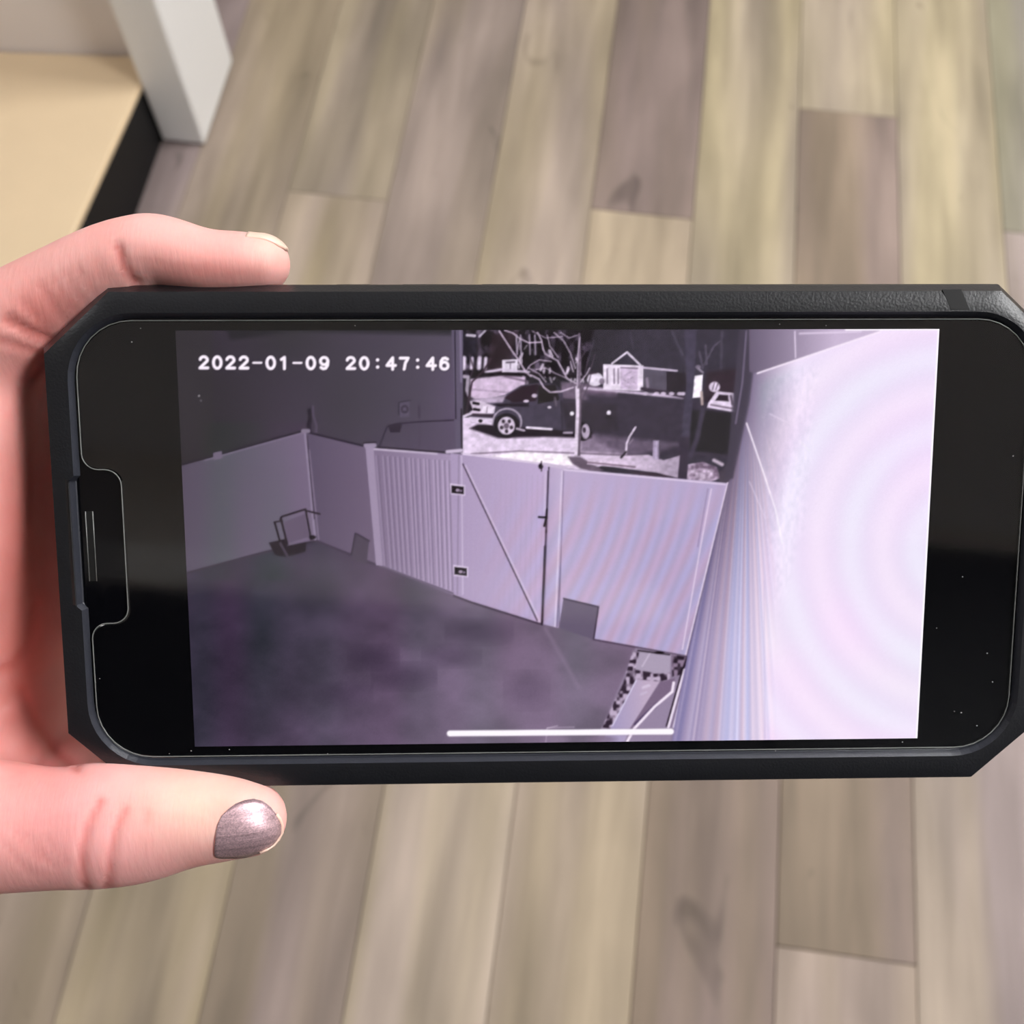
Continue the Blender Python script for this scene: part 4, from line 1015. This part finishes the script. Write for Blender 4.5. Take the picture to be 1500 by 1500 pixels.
# nails: a patch of the finger surface found by shooting from the camera, raised into a thin curved plate
from mathutils.bvhtree import BVHTree
tree = BVHTree.FromPolygons([tuple(p) for p in V], [tuple(int(i) for i in f_) for f_ in Q4])
CAMP = PR.T@(-PT)
def nail(name, corners, n1, n2, mat, lift, thick, dome=0.0):
    """corners: closed outline given as left->right rows of pixels: list of (u_top, v_top, u_bot, v_bot)"""
    V_ = []; rows = len(corners)
    for r_, (u0, v0, u1, v1) in enumerate(corners):
        for k in range(n2+1):
            t = k/n2; u = u0+(u1-u0)*t; v_ = v0+(v1-v0)*t
            d = loc(u, v_, 0)-CAMP; d /= np.linalg.norm(d)
            h, nn, _, _ = tree.ray_cast(Vector(CAMP), Vector(d))
            if h is None:
                h, nn, _, _ = tree.find_nearest(Vector(CAMP+d*(loc(u, v_, 0)-CAMP)[2]/d[2]))
            V_.append((np.array(h), np.array(nn)))
    P = np.array([a for a, _ in V_]); Nn = np.array([b for _, b in V_])
    # blur the heights so the plate is smooth
    G = P.reshape(rows, n2+1, 3).copy(); GN = Nn.reshape(rows, n2+1, 3).copy()
    for _ in range(3):
        G2 = G.copy(); G2[1:-1, 1:-1] = (G[:-2, 1:-1]+G[2:, 1:-1]+G[1:-1, :-2]+G[1:-1, 2:]+2*G[1:-1, 1:-1])/6; G = G2
        N2 = GN.copy(); N2[1:-1, 1:-1] = (GN[:-2, 1:-1]+GN[2:, 1:-1]+GN[1:-1, :-2]+GN[1:-1, 2:])/4; GN = N2
    GN /= np.linalg.norm(GN, axis=2)[..., None]
    ss = np.linspace(-1, 1, n2+1)[None, :, None]; rr = np.linspace(-1, 1, rows)[:, None, None]
    top = G+GN*(lift+dome*(1-ss**2)*(1-.5*rr**2)); bot = G-GN*thick
    VV = np.vstack([top.reshape(-1, 3), bot.reshape(-1, 3)])*mm; nn_ = rows*(n2+1); Fc = []
    for r_ in range(rows-1):
        for k in range(n2):
            a = r_*(n2+1)+k; b = a+1; c = b+n2+1; d = a+n2+1
            Fc.append((a, b, c, d)); Fc.append((nn_+d, nn_+c, nn_+b, nn_+a))
    edge = [k for k in range(n2+1)]+[r_*(n2+1)+n2 for r_ in range(1, rows)]+[(rows-1)*(n2+1)+k for k in range(n2-1, -1, -1)]+[r_*(n2+1) for r_ in range(rows-2, 0, -1)]
    for a, b in zip(edge, edge[1:]+edge[:1]): Fc.append((b, a, nn_+a, nn_+b))
    me = bpy.data.meshes.new(name); me.from_pydata([tuple(p) for p in VV], [], Fc); me.update()
    bm = bmesh.new(); bm.from_mesh(me); bmesh.ops.recalc_face_normals(bm, faces=bm.faces[:]); bm.to_mesh(me); bm.free()
    me.polygons.foreach_set('use_smooth', [True]*len(me.polygons)); me.materials.append(mat)
    o = bpy.data.objects.new(name, me); COL.objects.link(o); o.parent = hand
    return o
TN = [(316, 1222, 314, 1251), (319, 1207, 317, 1255), (325, 1195, 323, 1256), (334, 1186, 333, 1256), (345, 1178, 346, 1256), (358, 1173, 359, 1255), (371, 1171, 372, 1251), (384, 1174, 384, 1247), (395, 1182, 394, 1241), (404, 1194, 402, 1233), (410, 1208, 409, 1223)]
tn = nail('thumb_nail', TN, 0, 14, M_POLISH, .22, .5, .25)
tn['label'] = 'shimmering mauve thumb nail'
EDGE = [(u0, v0) for u0, v0, u1, v1 in TN[7:]]+[(u1, v1) for u0, v0, u1, v1 in TN[:5:-1]]
# white free edge of the thumb nail
ep = []
for u, v_ in [(404, 1193), (409, 1200), (412, 1209), (412, 1219), (407, 1229), (400, 1237), (391, 1243), (380, 1248)]:
    d = loc(u, v_, 0)-CAMP; d /= np.linalg.norm(d); h = tree.ray_cast(Vector(CAMP), Vector(d))
    if h[0] is not None: ep.append(np.array(h[0])+np.array(h[1])*.12)
if len(ep) > 3:
    tube('nail_edge', ep, .3, M_NAIL, tn, closed=False)['label'] = 'pale free edge of the nail'
# index nail: a curved plate on the far side of the fingertip
tipc = np.array(C(382, 386, -5, 4.4, 5.6)[:3]); xa = loc(368, 386, -5)[0]; xb = loc(421, 386, -5)[0]
VV = []; Fc = []; n1, n2 = 14, 12
for lay, off in ((0, .16), (1, -.5)):
    for a in range(n1+1):
        x = xa+(xb-xa)*a/n1; e = max(0.0, (x-tipc[0])/4.75); k = math.sqrt(max(.12, 1-e*e)); base_r = 4.4+.35*max(0, (tipc[0]-x)/3.2)
        for b in range(n2+1):
            wdt = 40 if a < n1-2 else 40-9*(a-n1+2)
            ph = math.radians(-wdt+2*wdt*b/n2)
            VV.append(np.array((x, tipc[1]+(base_r*k+off)*math.cos(ph), tipc[2]+(5.6*k+off)*math.sin(ph)))*mm)
nn_ = (n1+1)*(n2+1)
for a in range(n1):
    for b in range(n2):
        q0 = a*(n2+1)+b; Fc += [(q0, q0+1, q0+n2+2, q0+n2+1), (nn_+q0+n2+1, nn_+q0+n2+2, nn_+q0+1, nn_+q0)]
edge = list(range(n2+1))+[r_*(n2+1)+n2 for r_ in range(1, n1+1)]+[n1*(n2+1)+k for k in range(n2-1, -1, -1)]+[r_*(n2+1) for r_ in range(n1-1, 0, -1)]
for a, b in zip(edge, edge[1:]+edge[:1]): Fc.append((b, a, nn_+a, nn_+b))
link_mesh('index_nail', VV, Fc, M_NAIL, hand, True)
# sleeve where the forearm goes on, beyond the frame
def sleeve():
    path = [(-190, -56, -1, 27, 19.5), (-203, -63, 3, 29, 21.5), (-240, -86, 11, 34, 27), (-300, -128, 26, 42, 34), (-370, -180, 46, 48, 42)]
    V_ = []; Fc = []; n = 32
    rows = [(p, 1.0) for p in path]+[(path[-1], .9)]+[(p, .9) for p in path[::-1]]
    for (x, y, z, ra, rb), s in rows:
        d = np.array((-.8, -.55, .22)); d /= np.linalg.norm(d); a = np.cross(d, (0, 0, 1)); a /= np.linalg.norm(a); b = np.cross(a, d)
        for k in range(n):
            an = 2*math.pi*k/n; V_.append((np.array((x, y, z))+a*ra*s*math.cos(an)+b*rb*s*math.sin(an))*mm)
    R_ = len(rows)
    for r_ in range(R_):
        q_ = (r_+1) % R_
        for k in range(n):
            l = (k+1) % n; Fc.append((r_*n+k, r_*n+l, q_*n+l, q_*n+k))
    return link_mesh('sleeve', V_, Fc, M_SLEEVE, hand, True)
sleeve()
